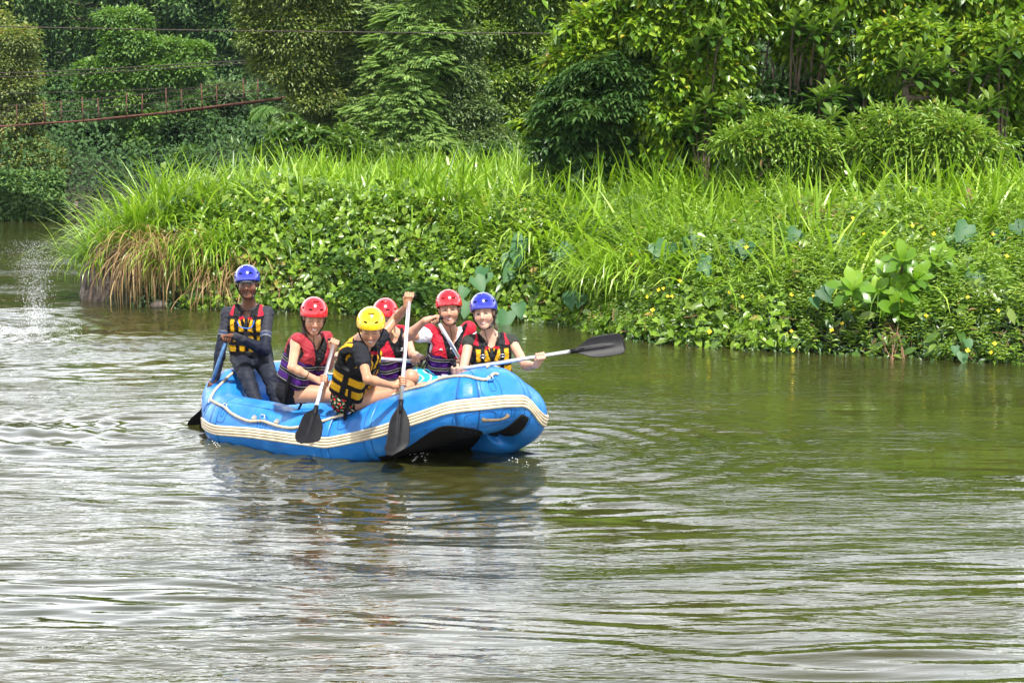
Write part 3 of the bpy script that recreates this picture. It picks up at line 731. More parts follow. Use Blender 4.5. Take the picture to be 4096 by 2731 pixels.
for (u, v, D), lb in zip(ros, ros_lab):
    c = atY(u, v, D); gz = float(ground_z(c[:1], c[1:2])[0])
    o = empty("whorled_shrub", (c[0], c[1], gz), "long leaved shrub, " + lb, "shrub", "whorled long leaved shrubs in the thicket")
    mb = MB(); lv = Leaves()
    for k in range(3):
        cc = c + [rng.uniform(-.35, .35), rng.uniform(-.2, .2), rng.uniform(-.45, .25)] if k else c
        mb.add(*tube(smooth_path([(c[0], c[1] + .3, gz), (c + cc) / 2 + [0, .3, -.6], cc], 5), .022, 6))
        n = 17; a = np.arange(n) * 2.4; el = np.linspace(-.25, 1.25, n)
        D_ = np.stack([np.cos(a) * np.cos(el), np.sin(a) * np.cos(el), np.sin(el)], 1)
        lv.add('long', cc + np.array([0, 0, 1.]) * np.linspace(-.12, .05, n)[:, None], D_, np.tile([0, 0, 1.], (n, 1)) - D_ * .3 + rng.normal(0, .1, (n, 3)), rng.uniform(.30, .50, n) * (1 - .35 * np.linspace(0, 1, n)), .30, np.linspace(.2, .85, n) + rng.normal(0, .08, n))
    mb.part("stem", bark, o); lv.make("foliage", M_ros, o)
# hanging stems inside the dark hollows
mb = MB()
for k in range(170):
    u = rng.choice([rng.uniform(2950, 3480), rng.uniform(3880, 4090), rng.uniform(2380, 2640)]); D = rng.uniform(29.2, 31)
    top = atY(u, rng.uniform(60, 300) if u < 3700 and u > 2900 else rng.uniform(380, 460), D); bot = top.copy(); bot[2] = max(1.0, top[2] - rng.uniform(1.2, 3)); bot[0] += rng.normal(0, .2)
    mb.add(*tube(smooth_path([top, (top + bot) / 2 + rng.normal(0, .12, 3), bot], 4), rng.uniform(.006, .02), 5))
tag(mb.obj("hanging_stems", simple("liana", (.07, .05, .035), .9, var=.4), offset=atY(3100, 300, 30)), "tangle of bare brown hanging stems in the dark hollows of the thicket", "vines", None, "stuff")

# ---- bank surface: height of the plant cover above the soil
def cover_h(x, y):
    d = land_dist(x, y); n = vnoise(x * .9, y * .9, 9, 3)
    left = 1 - sm(-.5, 2.5, x)
    n2 = vnoise(x * 3.1, y * 3.1, 19, 2)
    h = (.18 + (.50 - .16 * left) * sm(.0, 1.2, d)) * (1 + 1.0 * n + .7 * n2) + .22 * left * np.exp(-((d - 1.2) / 1.0) ** 2)
    h = h + .25 * np.exp(-((x + 3.2) / 1.2) ** 2 - ((y - 28) / 1.2) ** 2)
    return np.maximum(h, .12)
def bank_points(n, x0, x1, dmin, dmax, ymax=40, w=None):
    P = []
    tot = 0
    while tot < n:
        x = rng.uniform(x0, x1, 40000); y = rng.uniform(19, ymax, 40000); d = land_dist(x, y)
        m = (d > dmin) & (d < dmax)
        if w is not None: m &= rng.random(len(x)) < w(x, y, d)
        P.append(np.stack([x[m], y[m], d[m]], 1)); tot += m.sum()
    return np.concatenate(P)[:n]

# creeping heart-leaved ground cover
def cover(name, label, n, x0, x1, dmin, dmax, kind, size, width, mat, w=None, droop=.3, lift=(0, 1), var0=.5):
    q = bank_points(n, x0, x1, dmin, dmax, w=w); x, y, d = q.T
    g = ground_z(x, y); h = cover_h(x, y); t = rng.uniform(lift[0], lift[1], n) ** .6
    # lean the front of the cover out over the water
    z = g + h * t
    eps = .25; nx = -(cover_h(x + eps, y) + ground_z(x + eps, y) - cover_h(x - eps, y) - ground_z(x - eps, y)) / (2 * eps); ny = -(cover_h(x, y + eps) + ground_z(x, y + eps) - cover_h(x, y - eps) - ground_z(x, y - eps)) / (2 * eps)
    Nn = np.stack([nx, ny, np.ones(n)], 1); Nn /= np.linalg.norm(Nn, axis=1)[:, None]
    D_ = rdir(n) * .8 + np.array([0, -.55, 0]); D_[:, 2] -= droop
    P = np.stack([x, y - .25 * (1 - sm(0, 1.2, d)) * t, z], 1) + rng.normal(0, .04, (n, 3))
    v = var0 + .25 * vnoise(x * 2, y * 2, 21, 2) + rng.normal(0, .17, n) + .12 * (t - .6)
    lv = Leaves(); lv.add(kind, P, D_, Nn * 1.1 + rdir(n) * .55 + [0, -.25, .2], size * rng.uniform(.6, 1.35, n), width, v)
    return tag(lv.make(name, mat, offset=(0, 26, 1)), label, "ground cover", None, "stuff")
cover("creeping_vine_leaves", "bright heart leaved creeper covering the bank behind the raft", 34000, -5.2, 3.5, -.12, 2.3, 'heart', .10, .72, M_herb, var0=.50)
cover("broad_leaf_undergrowth", "larger pale leaves scattered through the creeper", 5000, -6.0, 6, -.1, 4, 'oval', .19, .5, M_ros, lift=(.5, 1.1), var0=.6)
cover("low_leafy_undergrowth", "low leafy undergrowth between the grass stems on the flat bank", 26000, -5, 12, 1.3, 9, 'oval', .11, .5, M_herb, var0=.55, w=lambda x, y, d: .25 + .75 * (vnoise(x, y, 31, 2) > -.1))
cover("bank_foot_leaves", "small leaves fringing the waterline along the foot of the bank", 17000, -6, 9, -.3, .7, 'oval', .075, .42, M_comp, lift=(0, .75), var0=.42)

# leafy herb sprigs (willow-like leaves) on the right bank
def sprigs(n, x0, x1, dmin, dmax, hgt, leaf, mat, name, label, w=None, lanc=.26, per=18, var0=.5):
    q = bank_points(n, x0, x1, dmin, dmax, w=w); x, y, d = q.T; g = ground_z(x, y); h = cover_h(x, y)
    lean = np.stack([rng.normal(0, .25, n), rng.normal(-.22, .2, n) - .5 * (1 - sm(0, .8, d)), np.ones(n)], 1); lean /= np.linalg.norm(lean, axis=1)[:, None]
    L = hgt * rng.uniform(.6, 1.3, n) * (.65 + .35 * sm(0, 1, d)); base = np.stack([x, y, g + h * .36], 1)
    t = np.linspace(.12, 1, per); a = np.arange(per) * 2.4
    ph = rng.uniform(0, 6.28, n)
    pos = base[:, None] + lean[:, None] * (L[:, None] * t[None])[..., None]
    hd = np.stack([np.cos(a[None] + ph[:, None]), np.sin(a[None] + ph[:, None]), np.tile(.55 - .5 * t, (n, 1)) * 0 + .45 - .6 * (1 - t)[None]], -1)
    nn = np.tile([0, -.15, 1.], (n * per, 1)) + rng.normal(0, .25, (n * per, 3))
    lv = Leaves()
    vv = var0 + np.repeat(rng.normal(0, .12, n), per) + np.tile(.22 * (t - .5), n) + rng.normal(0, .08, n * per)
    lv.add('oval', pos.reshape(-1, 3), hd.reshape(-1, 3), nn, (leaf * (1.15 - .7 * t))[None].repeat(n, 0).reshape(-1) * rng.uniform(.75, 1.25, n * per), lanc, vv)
    return tag(lv.make(name, mat, offset=(0, 24, 1)), label, "ground cover", None, "stuff")
sprigs(2900, .3, 9.5, -.15, 3.9, .56, .15, M_herb2, "willow_leaved_herbs", "waist high narrow leaved herbs covering the right bank down to the water", w=lambda x, y, d: sm(.3, 2.2, x))
sprigs(1500, -5.5, 2.5, -.1, 2.2, .38, .10, M_herb, "leafy_herbs", "leafy herbs mixed into the creeper behind the raft")

sprigs(700, 1.2, 9.5, .1, 3.6, .82, .18, M_herb2, "tall_willow_herbs", "tall upright narrow leaved stems rising above the right bank herbs", w=lambda x, y, d: sm(.8, 2.4, x), per=20, lanc=.22, var0=.6)
sprigs(900, -5.5, 1.5, .1, 1.8, .7, .14, M_vine, "tall_leafy_stems", "taller leafy stems rising out of the creeper", per=16, lanc=.45, var0=.55)
# tall grass
def grass(name, label, n, x0, x1, dmin, dmax, L, w, mat, wt=None, droop=(.25, 1.2), ymax=44, var0=.5, wid=.011, off=(0, 28, 1)):
    q = bank_points(n, x0, x1, dmin, dmax, ymax=ymax, w=wt); x, y, d = q.T; g = ground_z(x, y)
    # clump: pull roots toward tuft centres
    cl = rng.integers(0, max(8, n // 26), n); cx = rng.permutation(n)[:max(8, n // 26)]
    near = rng.random(n) < .0
    H = rng.normal(0, 1, (n, 2)) + [.0, -.25]
    P = np.stack([x, y, g + .05], 1)
    hh = L * rng.uniform(.55, 1.25, n) * (1 + .22 * vnoise(x * 1.4, y * 1.4, 17, 2))
    lv = Leaves().blades(P, H, hh, wid * rng.uniform(.6, 1.4, n), rng.uniform(*droop, n), var0 + .22 * vnoise(x * 1.6, y * 1.6, 41, 2) + rng.normal(0, .22, n), seg=7)
    return tag(lv.make(name, mat, offset=off), label, "grass", None, "stuff")
grass("tall_grass", "bright tall river grass filling the flat top of the bank", 21000, -7.0, 4.5, .75, 13, 1.32, .012, M_gras, droop=(.05, 1.5), wid=.029, wt=lambda x, y, d: np.clip(1.25 - d * .06, .12, 1) * (.30 + .70 * sm(1.0, 2.2, d)) * np.where(vnoise(x * 1.2, y * 1.2, 51, 2) > -.35, 1, .35))
grass("leaning_grass", "long grass leaning out over the creeper toward the river", 4200, -6.9, 5.0, .5, 2.2, 1.3, .012, M_gras, droop=(.7, 1.6), wid=.027, var0=.6, wt=lambda x, y, d: (vnoise(x * 1.6, y * 1.6, 53, 2) > .05) * 1.)
grass("broad_grass", "tall grass belt at the foot of the right thicket", 10500, 1.6, 11, 2.9, 9, 1.3, .012, M_gras, droop=(.2, 1.5), wid=.028, var0=.52, wt=lambda x, y, d: np.where(vnoise(x * 1.1, y * 1.1, 61, 2) > -.3, 1, .12))
grass("bank_grass", "scattered grass tufts among the herbs on the right bank", 2600, 1.0, 9.5, .8, 3.4, 1.0, .012, M_gras, droop=(.5, 1.5), wid=.022, var0=.55, wt=lambda x, y, d: (vnoise(x * 1.3, y * 1.3, 57, 2) > .15) * 1.)

def tussock(name, label, pts, n, L, spread, mat=M_gras, droop=(.5, 1.5), wid=.013, lean=(0, -.3), var0=.5, group=None, dh=0.):
    """one separate clump of arching grass"""
    c = np.mean([p for p in pts], 0); gz = float(ground_z(np.array([c[0]]), np.array([c[1]]))[0])
    o = empty(name, (c[0], c[1], gz), label, "grass clump", group)
    k = rng.integers(0, len(pts), n); B = np.array(pts)[k] + rng.normal(0, spread, (n, 3)) * [1, 1, 0]
    B[:, 2] = np.maximum(B[:, 2], 0) + dh
    H = rng.normal(0, 1, (n, 2)) + lean
    lv = Leaves().blades(B, H, L * rng.uniform(.5, 1.2, n), wid * rng.uniform(.6, 1.5, n), rng.uniform(*droop, n), var0 + rng.normal(0, .15, n), seg=9)
    lv.make("blades", mat, o); return o
def gp(u, D): 
    c = atY(u, 900, D); z = float(ground_z(c[:1], c[1:2])[0]); return np.array([c[0], c[1], z])
tussock("arching_grass_clump", "tall arching grass clump on top of the stone block at the left tip", [gp(430, 28.5), gp(520, 28.5), gp(600, 28.4)], 520, 1.55, .22, droop=(.35, 1.35), lean=(-.5, -.5), var0=.6, wid=.016)
tussock("arching_grass_clump", "grass clump spilling left over the water beyond the stone block", [gp(430, 28.7), gp(490, 28.7)], 240, 1.25, .13, droop=(.9, 1.7), lean=(-1.0, -.6), var0=.55, wid=.015)
tussock("arching_grass_clump", "grass clump drooping down the bank right of the stone block", [gp(700, 27.6), gp(790, 27.5), gp(880, 27.6)], 380, 1.35, .2, droop=(.8, 1.7), lean=(0, -1.2), var0=.55, wid=.016)
tussock("arching_grass_clump", "tall grass clump standing left of the dense creeper", [gp(660, 28.8), gp(760, 29), gp(850, 29)], 420, 1.5, .25, droop=(.2, 1.0), lean=(0, -.3), var0=.55, wid=.015)
tussock("arching_grass_clump", "arching grass clump leaning over the water behind the raised paddle blade", [gp(2480, 24.3), gp(2560, 24.4), gp(2420, 24.9)], 330, 1.4, .2, droop=(.8, 1.6), lean=(-.9, -1.0), var0=.6, wid=.014)
tussock("arching_grass_clump", "upright grass clump among the herbs right of the ferns", [gp(2750, 24.6), gp(2850, 24.5), gp(2650, 25)], 420, 1.45, .22, droop=(.3, 1.1), lean=(0, -.3), var0=.5, wid=.014)
tussock("arching_grass_clump", "dark green grass clump high on the right bank left of the twig heap", [gp(3050, 26), gp(3180, 26)], 300, 1.15, .25, droop=(.4, 1.2), var0=.45, wid=.013)
tussock("arching_grass_clump", "grass clump on the right bank right of the twig heap", [gp(3480, 25.4), gp(3580, 25.4)], 320, 1.15, .25, droop=(.5, 1.3), var0=.5, wid=.013)
tussock("arching_grass_clump", "grass clump near the right edge under the dark gap", [gp(3900, 25.5), gp(4040, 25.3)], 320, 1.15, .25, droop=(.3, 1.1), var0=.45, wid=.013)
# dry straw hanging over the stone
def hang(label, u0, u1, D, z0, n, L, name="dry_straw", mat=M_straw, v0=.45):
    u = rng.uniform(u0, u1, n); P = np.array([atY(a, 1000, D + rng.normal(0, .12)) for a in u]); P[:, 2] = z0 + rng.normal(0, .14, n)
    o = empty(name, (P[:, 0].mean(), D, z0), label, "dry grass")
    H = rng.normal(0, .55, (n, 2)) + [0, -.8]
    lv = Leaves().blades(P, H, L * rng.uniform(.5, 1.25, n), .009 * rng.uniform(.6, 1.5, n), rng.uniform(.9, 1.3, n), v0 + rng.normal(0, .25, n), seg=9, a0=(-25, 45))
    lv.make("blades", mat, o)
hang("straw coloured dead grass hanging in front of the stone block", 500, 790, 27.75, .85, 420, 1.25)
hang("brown dead grass hanging to the water behind the helmsman", 800, 1080, 27.2, .55, 230, .95, v0=.3)
hang("faded roots and straw at the waterline behind the paddlers", 1060, 1330, 26.9, .35, 160, .6, v0=.2)

# stone block at the tip
s = SDF(); c = atY(455, 1110, 28.35); c[2] = .30
s.box(c, (.50, .42, .62), .16, k=.05)
s.ell(c + [-.75, -.1, -.75], (.45, .9, .55), op='s', k=.12)
s.cone(c + [.35, .3, 0], c + [.9, .4, -.3], .35, .3, k=.15); s.ball(c + [-.50, -.3, .55], .28, k=.12, op='s'); s.ball(c + [.1, -.62, .2], .27, k=.08, op='s')
V, Q = s.mesh(.022, lambda P: .012 * np.sin(P[:, 0] * 9 + P[:, 2] * 7) + .008 * np.sin(P[:, 2] * 23 + P[:, 0] * 5))
stone, nt, b, o_ = new_mat("old_stone")
r = ramp(nt, noise(nt, 6, 8, .7).outputs[0], [(.3, (.030, .024, .020)), (.5, (.085, .066, .056)), (.72, (.18, .155, .135))]); nt.links.new(r.outputs[0], b.inputs["Base Color"])
b.inputs["Roughness"].default_value = .85; bump(nt, b, noise(nt, 14, 8, .7).outputs[0], .9, .03)
tag(mesh_obj("stone_block", V, Q, stone, offset=c), "weathered grey brown stone block at the left tip of the bank", "rock")
for lab, (u, v), r_ in (("small wet stone at the waterline below the dry straw", (635, 1222), .10), ("small grey stone at the waterline right of the helmsman", (1165, 1236), .09)):
    c = atZ(u, v, .03); s = SDF(); s.ell(c, (r_ * 1.4, r_, r_ * .7), k=.01); s.ell(c + [.05, 0, .02], (r_, r_ * .8, r_ * .6), k=.03); V, Q = s.mesh(.012)
    tag(mesh_obj("stone", V, Q, stone, offset=c), lab, "rock")

# elephant-ear (taro) plants
def taro(label, u, v, D, L, n=3):
    c = atY(u, v, D); gz = float(ground_z(c[:1], c[1:2])[0])
    o = empty("elephant_ear_plant", (c[0], c[1] + .2, gz), label, "plant", "elephant ear plants on the bank")
    mb = MB(); lv = Leaves()
    for k in range(n):
        p = c + (rng.normal(0, L * .65, 3) * [1, .5, .6] if k else 0)
        mb.add(*tube(smooth_path([(c[0], c[1] + .2, gz), (p + [c[0], c[1] + .2, gz]) / 2 + [0, .1, .15], p], 4), .010, 5))
        lv.add('heart', p[None], np.array([[rng.normal(0, .45), -.55, -.75]]), np.array([[rng.normal(0, .2), -.9, .55]]), L * rng.uniform(.8, 1.15), .85, .5 + rng.normal(0, .2))
    mb.part("stalk", M_gras_stem, o); lv.make("leaves", M_taro, o)
M_gras_stem = simple("green_stem", (.10, .17, .05), .5)
tl = [(2623, 974, 24.1, .30, "left of the upright grass clump among the herbs"), (2760, 960, 24.0, .28, "inside the foot of the upright grass clump"), (2934, 1010, 23.6, .26, "right of the upright grass clump"),
      (3200, 955, 23.8, .30, "below the twig heap"), (3366, 965, 23.6, .27, "below and right of the twig heap"), (3251, 1190, 22.0, .22, "low among the herbs left of the big leaved shrub"),
      (2825, 1053, 23.2, .2, "small and pale below the upright grass clump"), (3885, 935, 23.4, .34, "in the herbs above the big leaved shrub toward the right edge"), (4010, 930, 23.4, .34, "at the right edge high in the herbs"),
      (3993, 1120, 22.3, .30, "at the right edge above the waterline herbs"), (3820, 1385, 21.0, .16, "single leaf touching the water at the right"), (2072, 1215, 25.2, .30, "at the waterline behind the blue helmeted woman"),
      (1860, 1150, 25.8, .28, "dark leaf behind the red helmeted man"), (2080, 985, 26.2, .34, "in the middle of the bank above the blue helmeted woman"), (2240, 1010, 25.8, .30, "in the shade right of the middle of the bank"), (1950, 1090, 26.0, .26, "between the two right helmets on the bank"), (2330, 1180, 24.8, .26, "near the water left of the leaning grass clump")]
for u, v, D, L, lb in tl: taro("elephant ear plant " + lb, u, v, D - .35, L * .92)

# big glossy-leaved shrub overhanging the water on the right
c0 = atY(3600, 1290, 22.2); o = empty("large_leaved_shrub", (c0[0], c0[1] + .3, .4), "shrub with big glossy paddle shaped leaves over bare roots at the right waterline", "shrub")
lv = Leaves(); mb = MB()
for (u, v, D) in ((3409, 1165, 21.2), (3611, 1050, 21.5), (3745, 1055, 21.9), (3590, 1180, 21.5), (3592, 1245, 21.4), (3505, 1180, 21.5), (3660, 1120, 21.6), (3470, 1230, 21.6), (3540, 1120, 21.8), (3690, 1190, 21.7), (3800, 1110, 22.0)):
    c = atY(u, v, D); mb.add(*tube(smooth_path([c0 + [0, .2, -.3], (c0 + c) / 2 + [0, .15, 0], c], 5), .016, 6))
    n = 11; a = np.arange(n) * 2.4 + rng.uniform(0, 6); el = np.linspace(-.5, 1.3, n)
    D_ = np.stack([np.cos(a) * np.cos(el), np.sin(a) * np.cos(el) * .8 - .25, np.sin(el)], 1)
    lv.add('long', np.tile(c, (n, 1)), D_, np.array([0, -.75, .8]) - .35 * D_ + rng.normal(0, .12, (n, 3)), rng.uniform(.18, .36, n), .52, np.linspace(.2, .75, n) + rng.normal(0, .1, n))
mb.part("branches", bark, o); lv.make("leaves", M_big, o)
mb = MB()
for k in range(26):
    a = atY(rng.uniform(3530, 3570), rng.uniform(1265, 1300), 21.5); b2 = atZ(rng.uniform(3560, 3640), rng.uniform(1420, 1452), -.03); m_ = (a + b2) / 2 + [rng.normal(0, .05), rng.normal(0, .04), rng.normal(0, .03)]
    mb.add(*tube(smooth_path([a, m_, b2], 4), rng.uniform(.003, .008), 5))
for k in range(60):
    a = atY(rng.uniform(3640, 3740), rng.uniform(1110, 1250), 21.9 + rng.normal(0, .1)); b2 = a + [rng.normal(-.05, .15), rng.normal(-.1, .08), -rng.uniform(.4, .9)]; b2[2] = max(b2[2], .05)
    mb.add(*tube(smooth_path([a, (a + b2) / 2 + rng.normal(0, .04, 3), b2], 4), rng.uniform(.003, .007), 5))
mb.add(*tube(smooth_path([atY(3590, 1300, 21.6), atY(3650, 1330, 21.4), atY(3700, 1345, 21.3), atY(3790, 1372, 21.3)], 5), .008, 6))
mb.part("bare_roots", M_dead, o)

# ferns and compound-leaved seedlings
def fern(label, u, v, D, L, n=14, mat=None, group="ferns on the bank", lw=.07, ratio=.22, nl=20):
    c = atY(u, v, D); gz = float(ground_z(c[:1], c[1:2])[0]); o = empty("fern", (c[0], c[1], gz), label, "fern", group)
    lv = Leaves()
    for k in range(n):
        a = rng.uniform(0, 2 * pi); d = np.array([cos(a), sin(a) * .8 - .35, rng.uniform(.25, .9)])
        pinnate(lv, c - [0, 0, .15], d, L * rng.uniform(.7, 1.15), nl, lw, 'diamond', ratio, .75, .5 + rng.normal(0, .15))
    lv.make("fronds", mat or M_fea, o)
for u, v, D, L, lb in ((2480, 760, 26.5, .75, "topmost fern in front of the vine mound"), (2560, 850, 25.8, .75, "fern above the leaning grass clump"), (2420, 880, 25.8, .75, "fern left of the leaning grass clump"), (2600, 930, 25.2, .6, "lowest fern over the leaning grass clump"), (2300, 820, 26.6, .6, "fern at the left end of the row above the middle bank")):
    fern(lb, u, v, D, L)
for u, v, D, L, lb in ((1360, 1000, 26.6, .62, "broad compound leaf plant halfway up the bank above the yellow helmet"), (1420, 1130, 26.1, .55, "compound leaf plant just above the hidden red helmet"), (1600, 1160, 25.9, .6, "pale compound leaf plant behind the raised fist"), (1700, 1120, 26.0, .5, "compound leaf plant left of the man's helmet"), (1500, 1070, 26.3, .5, "compound leaf plant between the creeper and the raised fist"), (2150, 760, 27.5, .5, "compound leaf plant rising above the grass in the middle")):
    fern(lb, u, v, D, L, 9, M_comp, "compound leaved plants above the water", .12, .42, 9)

# yellow flowered bushes and single flowers
def flower(p, r_, mb):
    n_ = unit([rng.normal(0, .4), -1, rng.uniform(.2, .9)]); X = unit(np.cross(n_, [0, 0, 1.])); Y = np.cross(X, n_)
    for k in range(4):
        a = k * pi / 2 + rng.uniform(0, .3); d = X * cos(a) + Y * sin(a); e = -X * sin(a) + Y * cos(a)
        mb.add([p, p + (d * .8 + e * .5) * r_ + n_ * r_ * .3, p + d * r_ * 1.15 + n_ * r_ * .35, p + (d * .8 - e * .5) * r_ + n_ * r_ * .3], [[0, 1, 2, 3]])
for lab, L, D, fl in (("yellow flowered bush in front of the dark hollow", [(3080, 520, 60, 30), (3180, 545, 70, 32), (3060, 590, 100, 32), (3190, 600, 100, 30), (2960, 590, 60, 30)], 27.3, 10),
                      ("largest yellow flowered bush on the right in front of the creepers", [(3560, 490, 45, 45), (3650, 545, 60, 28), (3520, 580, 60, 26), (3725, 520, 42, 42), (3620, 605, 90, 28), (3440, 585, 50, 25), (3800, 600, 60, 25)], 26.9, 22),
                      ("shrub with a few yellow flowers beside the dark gap at the right edge", [(3830, 560, 90, 50), (3900, 610, 100, 50), (3780, 620, 90, 45)], 26.6, 6)):
    L = px_lobes(L, D); o = tree("flowering_bush", lab, "bush", L, M_herb2, "yellow flowered bushes", 800, 11, .13, .3, .30, shoots=130, skirt=4, kind='oval', droop=.2, r0=.03, var0=.5)
    P, _ = crown_points(L, fl, 0, 1.0)
    for p in P: mb = MB(); flower(p - [0, .05, -.02], rng.uniform(.030, .045), mb); mb.part("flower", M_flow, o)
fpx = [(2660, 1145), (2600, 1172), (2583, 1180), (2635, 1170), (2670, 1188), (2682, 1190), (2718, 1113), (2610, 1240), (3250, 1168), (3312, 1120), (3162, 1188), (3285, 1225), (2912, 1170), (3410, 875), (3463, 940), (3437, 985), (3545, 930), (3640, 905), (3738, 935),
       (3976, 950), (4012, 1015), (3160, 1335), (3160, 1398), (3370, 1308), (3987, 1245), (3980, 1375), (3860, 1405), (2838, 1338), (2990, 978), (2535, 1025), (3702, 1255), (3600, 1200), (2960, 1180), (3040, 1200), (3420, 1232), (3340, 1330), (3975, 1410), (3880, 1180)]
mbs = [MB() for _ in range(3)]
for i, (u, v) in enumerate(fpx):
    # on the surface of the herb cover: march along the view ray
    d = ray(u, v); P0 = np.array([0, 0, CH]); ts = np.linspace(19, 34, 260) / d[1]; Q_ = P0 + d * ts[:, None]
    hgt = ground_z(Q_[:, 0], Q_[:, 1]) + np.where(land_dist(Q_[:, 0], Q_[:, 1]) > -.25, cover_h(Q_[:, 0], Q_[:, 1]) + .25, 0)
    k = int(np.argmax(Q_[:, 2] < hgt)); p = Q_[max(k - 3, 0)]
    mb = MB()
    for _ in range(1): flower(p + rng.normal(0, .025, 3), rng.uniform(.019, .029), mb)
    tag(mb.obj("yellow_flower", M_flow, offset=p), "small bright yellow primrose-like flower on the narrow leaved herbs", "flower", "yellow flowers among the herbs on the right bank")

# heap of dry twigs
c = atY(3305, 860, 24.6); mb = MB()
for k in range(90):
    a = c + rng.normal(0, 1, 3) * [.22, .15, .05]; d = unit([rng.normal(0, 1), rng.normal(0, .6), rng.normal(0, .25)]) * rng.uniform(.08, .22); mb.add(*tube([a - d, a + rng.normal(0, .01, 3), a + d], rng.uniform(.003, .008), 5))
tag(mb.obj("twig_heap", M_dead, offset=c), "heap of dry brown twigs and roots caught on the right bank", "twigs")
c = atY(3875, 790, 25.2); mb = MB()
for k in range(7):
    mb.add(*tube(smooth_path([c + [rng.normal(0, .05), .1, -.5], c + rng.normal(0, .04, 3) - [0, 0, .2], c + [rng.normal(0, .08), 0, rng.uniform(0, .15)]], 4), np.linspace(.03, .012, 9), 6))
tag(mb.obj("dead_stump", M_dead, offset=c), "broken brown stump standing in the grass near the right edge", "stump")

# far bank edge: shrubs and red soil
def far_mass(name, label, u0, u1, v0, v1, D, n, mat, size, v=.4):
    u = rng.uniform(u0, u1, n); vv = rng.uniform(v0, v1, n); P = np.array([atY(a, b_, D + rng.uniform(-.5, .3) + (v1 - b_) * .006) for a, b_ in zip(u, vv)])
    lv = Leaves().add('diamond', P, rdir(n) + [0, -.4, -.1], rdir(n) * .5 + [0, -.3, 1], size * rng.uniform(.6, 1.3, n), .5, v + rng.normal(0, .15, n)); return tag(lv.make(name, mat, offset=P.mean(0)), label, "undergrowth", None, "stuff")
far_mass("far_bank_undergrowth", "bluish undergrowth along the far waterline at left", -120, 250, 690, 872, 53.4, 12000, M_far, .20, .6)
far_mass("far_slope_undergrowth", "dim undergrowth on the far slope behind the grass", 200, 1500, 650, 800, 60, 14000, M_far, .22, .35)
s = SDF(); c = atY(290, 850, 55.2); s.ell(c, (.55, .5, .30), k=.1); s.ell(c + [.5, .1, -.12], (.5, .4, .2), k=.15)
V, Q = s.mesh(.06, lambda P: .05 * np.sin(P[:, 0] * 9) * np.sin(P[:, 2] * 14))
tag(mesh_obj("red_soil_bank", V, Q, simple("red_soil", (.26, .12, .07), .9, var=.4, scale=6, bmp=.6, bscale=12), offset=c), "patch of bare reddish soil on the far waterline", None, None, "structure")
tag(MB().add(*tube([atY(305, 858, 54.6), atY(305, 805, 54.6)], .05, 8)).obj("wooden_post", simple("old_post", (.12, .09, .08), .9), offset=atY(305, 858, 54.6)), "dark wooden post standing on the far bank by the red soil", "post")

# leaf litter and saplings over the far slopes, seen through the gaps between the trees
def slope_cover(label, n, x0, x1, y0, y1, size, mat, v, hh):
    x = rng.uniform(x0, x1, n); y = rng.uniform(y0, y1, n); m = land_dist(x, y) > .1; x, y = x[m], y[m]; n = len(x)
    P = np.stack([x, y, ground_z(x, y) + hh * rng.random(n) ** 1.5 * (1 + .6 * vnoise(x, y, 77, 2))], 1)
    lv = Leaves().add('diamond', P, rdir(n) + [0, -.4, -.1], rdir(n) * .6 + [0, -.5, .9], size * rng.uniform(.6, 1.4, n), .55, v + .15 * vnoise(x, y, 78, 2) + rng.normal(0, .15, n))
    tag(lv.make("slope_undergrowth", mat, offset=P.mean(0)), label, "undergrowth", None, "stuff")
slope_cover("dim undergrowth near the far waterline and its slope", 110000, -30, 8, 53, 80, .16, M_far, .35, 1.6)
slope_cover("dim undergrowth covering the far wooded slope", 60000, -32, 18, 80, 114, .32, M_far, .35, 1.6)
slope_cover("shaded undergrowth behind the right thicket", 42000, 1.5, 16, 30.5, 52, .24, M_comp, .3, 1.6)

# dead twigs and exposed roots along the foot of the bank
q = bank_points(520, -5.2, 9, -.12, .35); mb = MB()
for x, y, d in q:
    a = np.array([x, y, rng.uniform(.05, .4)]); e = a + [rng.normal(0, .12), rng.normal(-.12, .08), rng.uniform(-.35, .05)]; e[2] = max(e[2], -.02)
    mb.add(*tube(np.array([a, (a + e) / 2 + rng.normal(0, .03, 3), e]), rng.uniform(.003, .007), 4))
tag(mb.obj("bank_foot_twigs", M_dead, offset=(0, 25, 0)), "brown twigs and roots trailing at the foot of the bank", "twigs", None, "stuff")

# ================================================================ SUSPENSION FOOTBRIDGE AND CABLE
rust = simple("rusty_steel", (.10, .036, .024), .8, var=.45, scale=5)
wire_m = simple("dark_wire", (.05, .035, .03), .6, var=.3)
deck_px = [(-320, 508), (-160, 508), (0, 504), (178, 491), (333, 481), (505, 464), (666, 448), (809, 430), (976, 409), (1125, 390), (1290, 362), (1450, 330)]
def bridge_Y(u): return 51.5 - 3.6 * (u / 1200.0)
dk = np.array([atY(u, v, bridge_Y(u)) for u, v in deck_px])
BR = empty("suspension_footbridge", dk[5], "rusty suspension footbridge with wire railings crossing at the upper left", "footbridge")
bw = np.array([.26, .92, .03])
pth = smooth_path(dk, 6); mb = MB()
n = len(pth); V = []
for p in pth: V += [p + [0, 0, -.045], p + bw + [0, 0, -.045], p + bw + [0, 0, .01], p + [0, 0, .01]]
Fc = []
for i in range(n - 1):
    for j in range(4): Fc.append([i * 4 + j, i * 4 + (j + 1) % 4, (i + 1) * 4 + (j + 1) % 4, (i + 1) * 4 + j])
mb.add(V, Fc)
mb.part("deck", rust, BR)
for i in range(1, len(dk)):
    for w, hh in ((0, .66), (1, .62)):
        p = dk[i] + bw * w; MB().add(*tube([p - [0, 0, .1], p + [rng.normal(0, .02), 0, hh]], .017, 6)).part("rail_post", rust, BR)
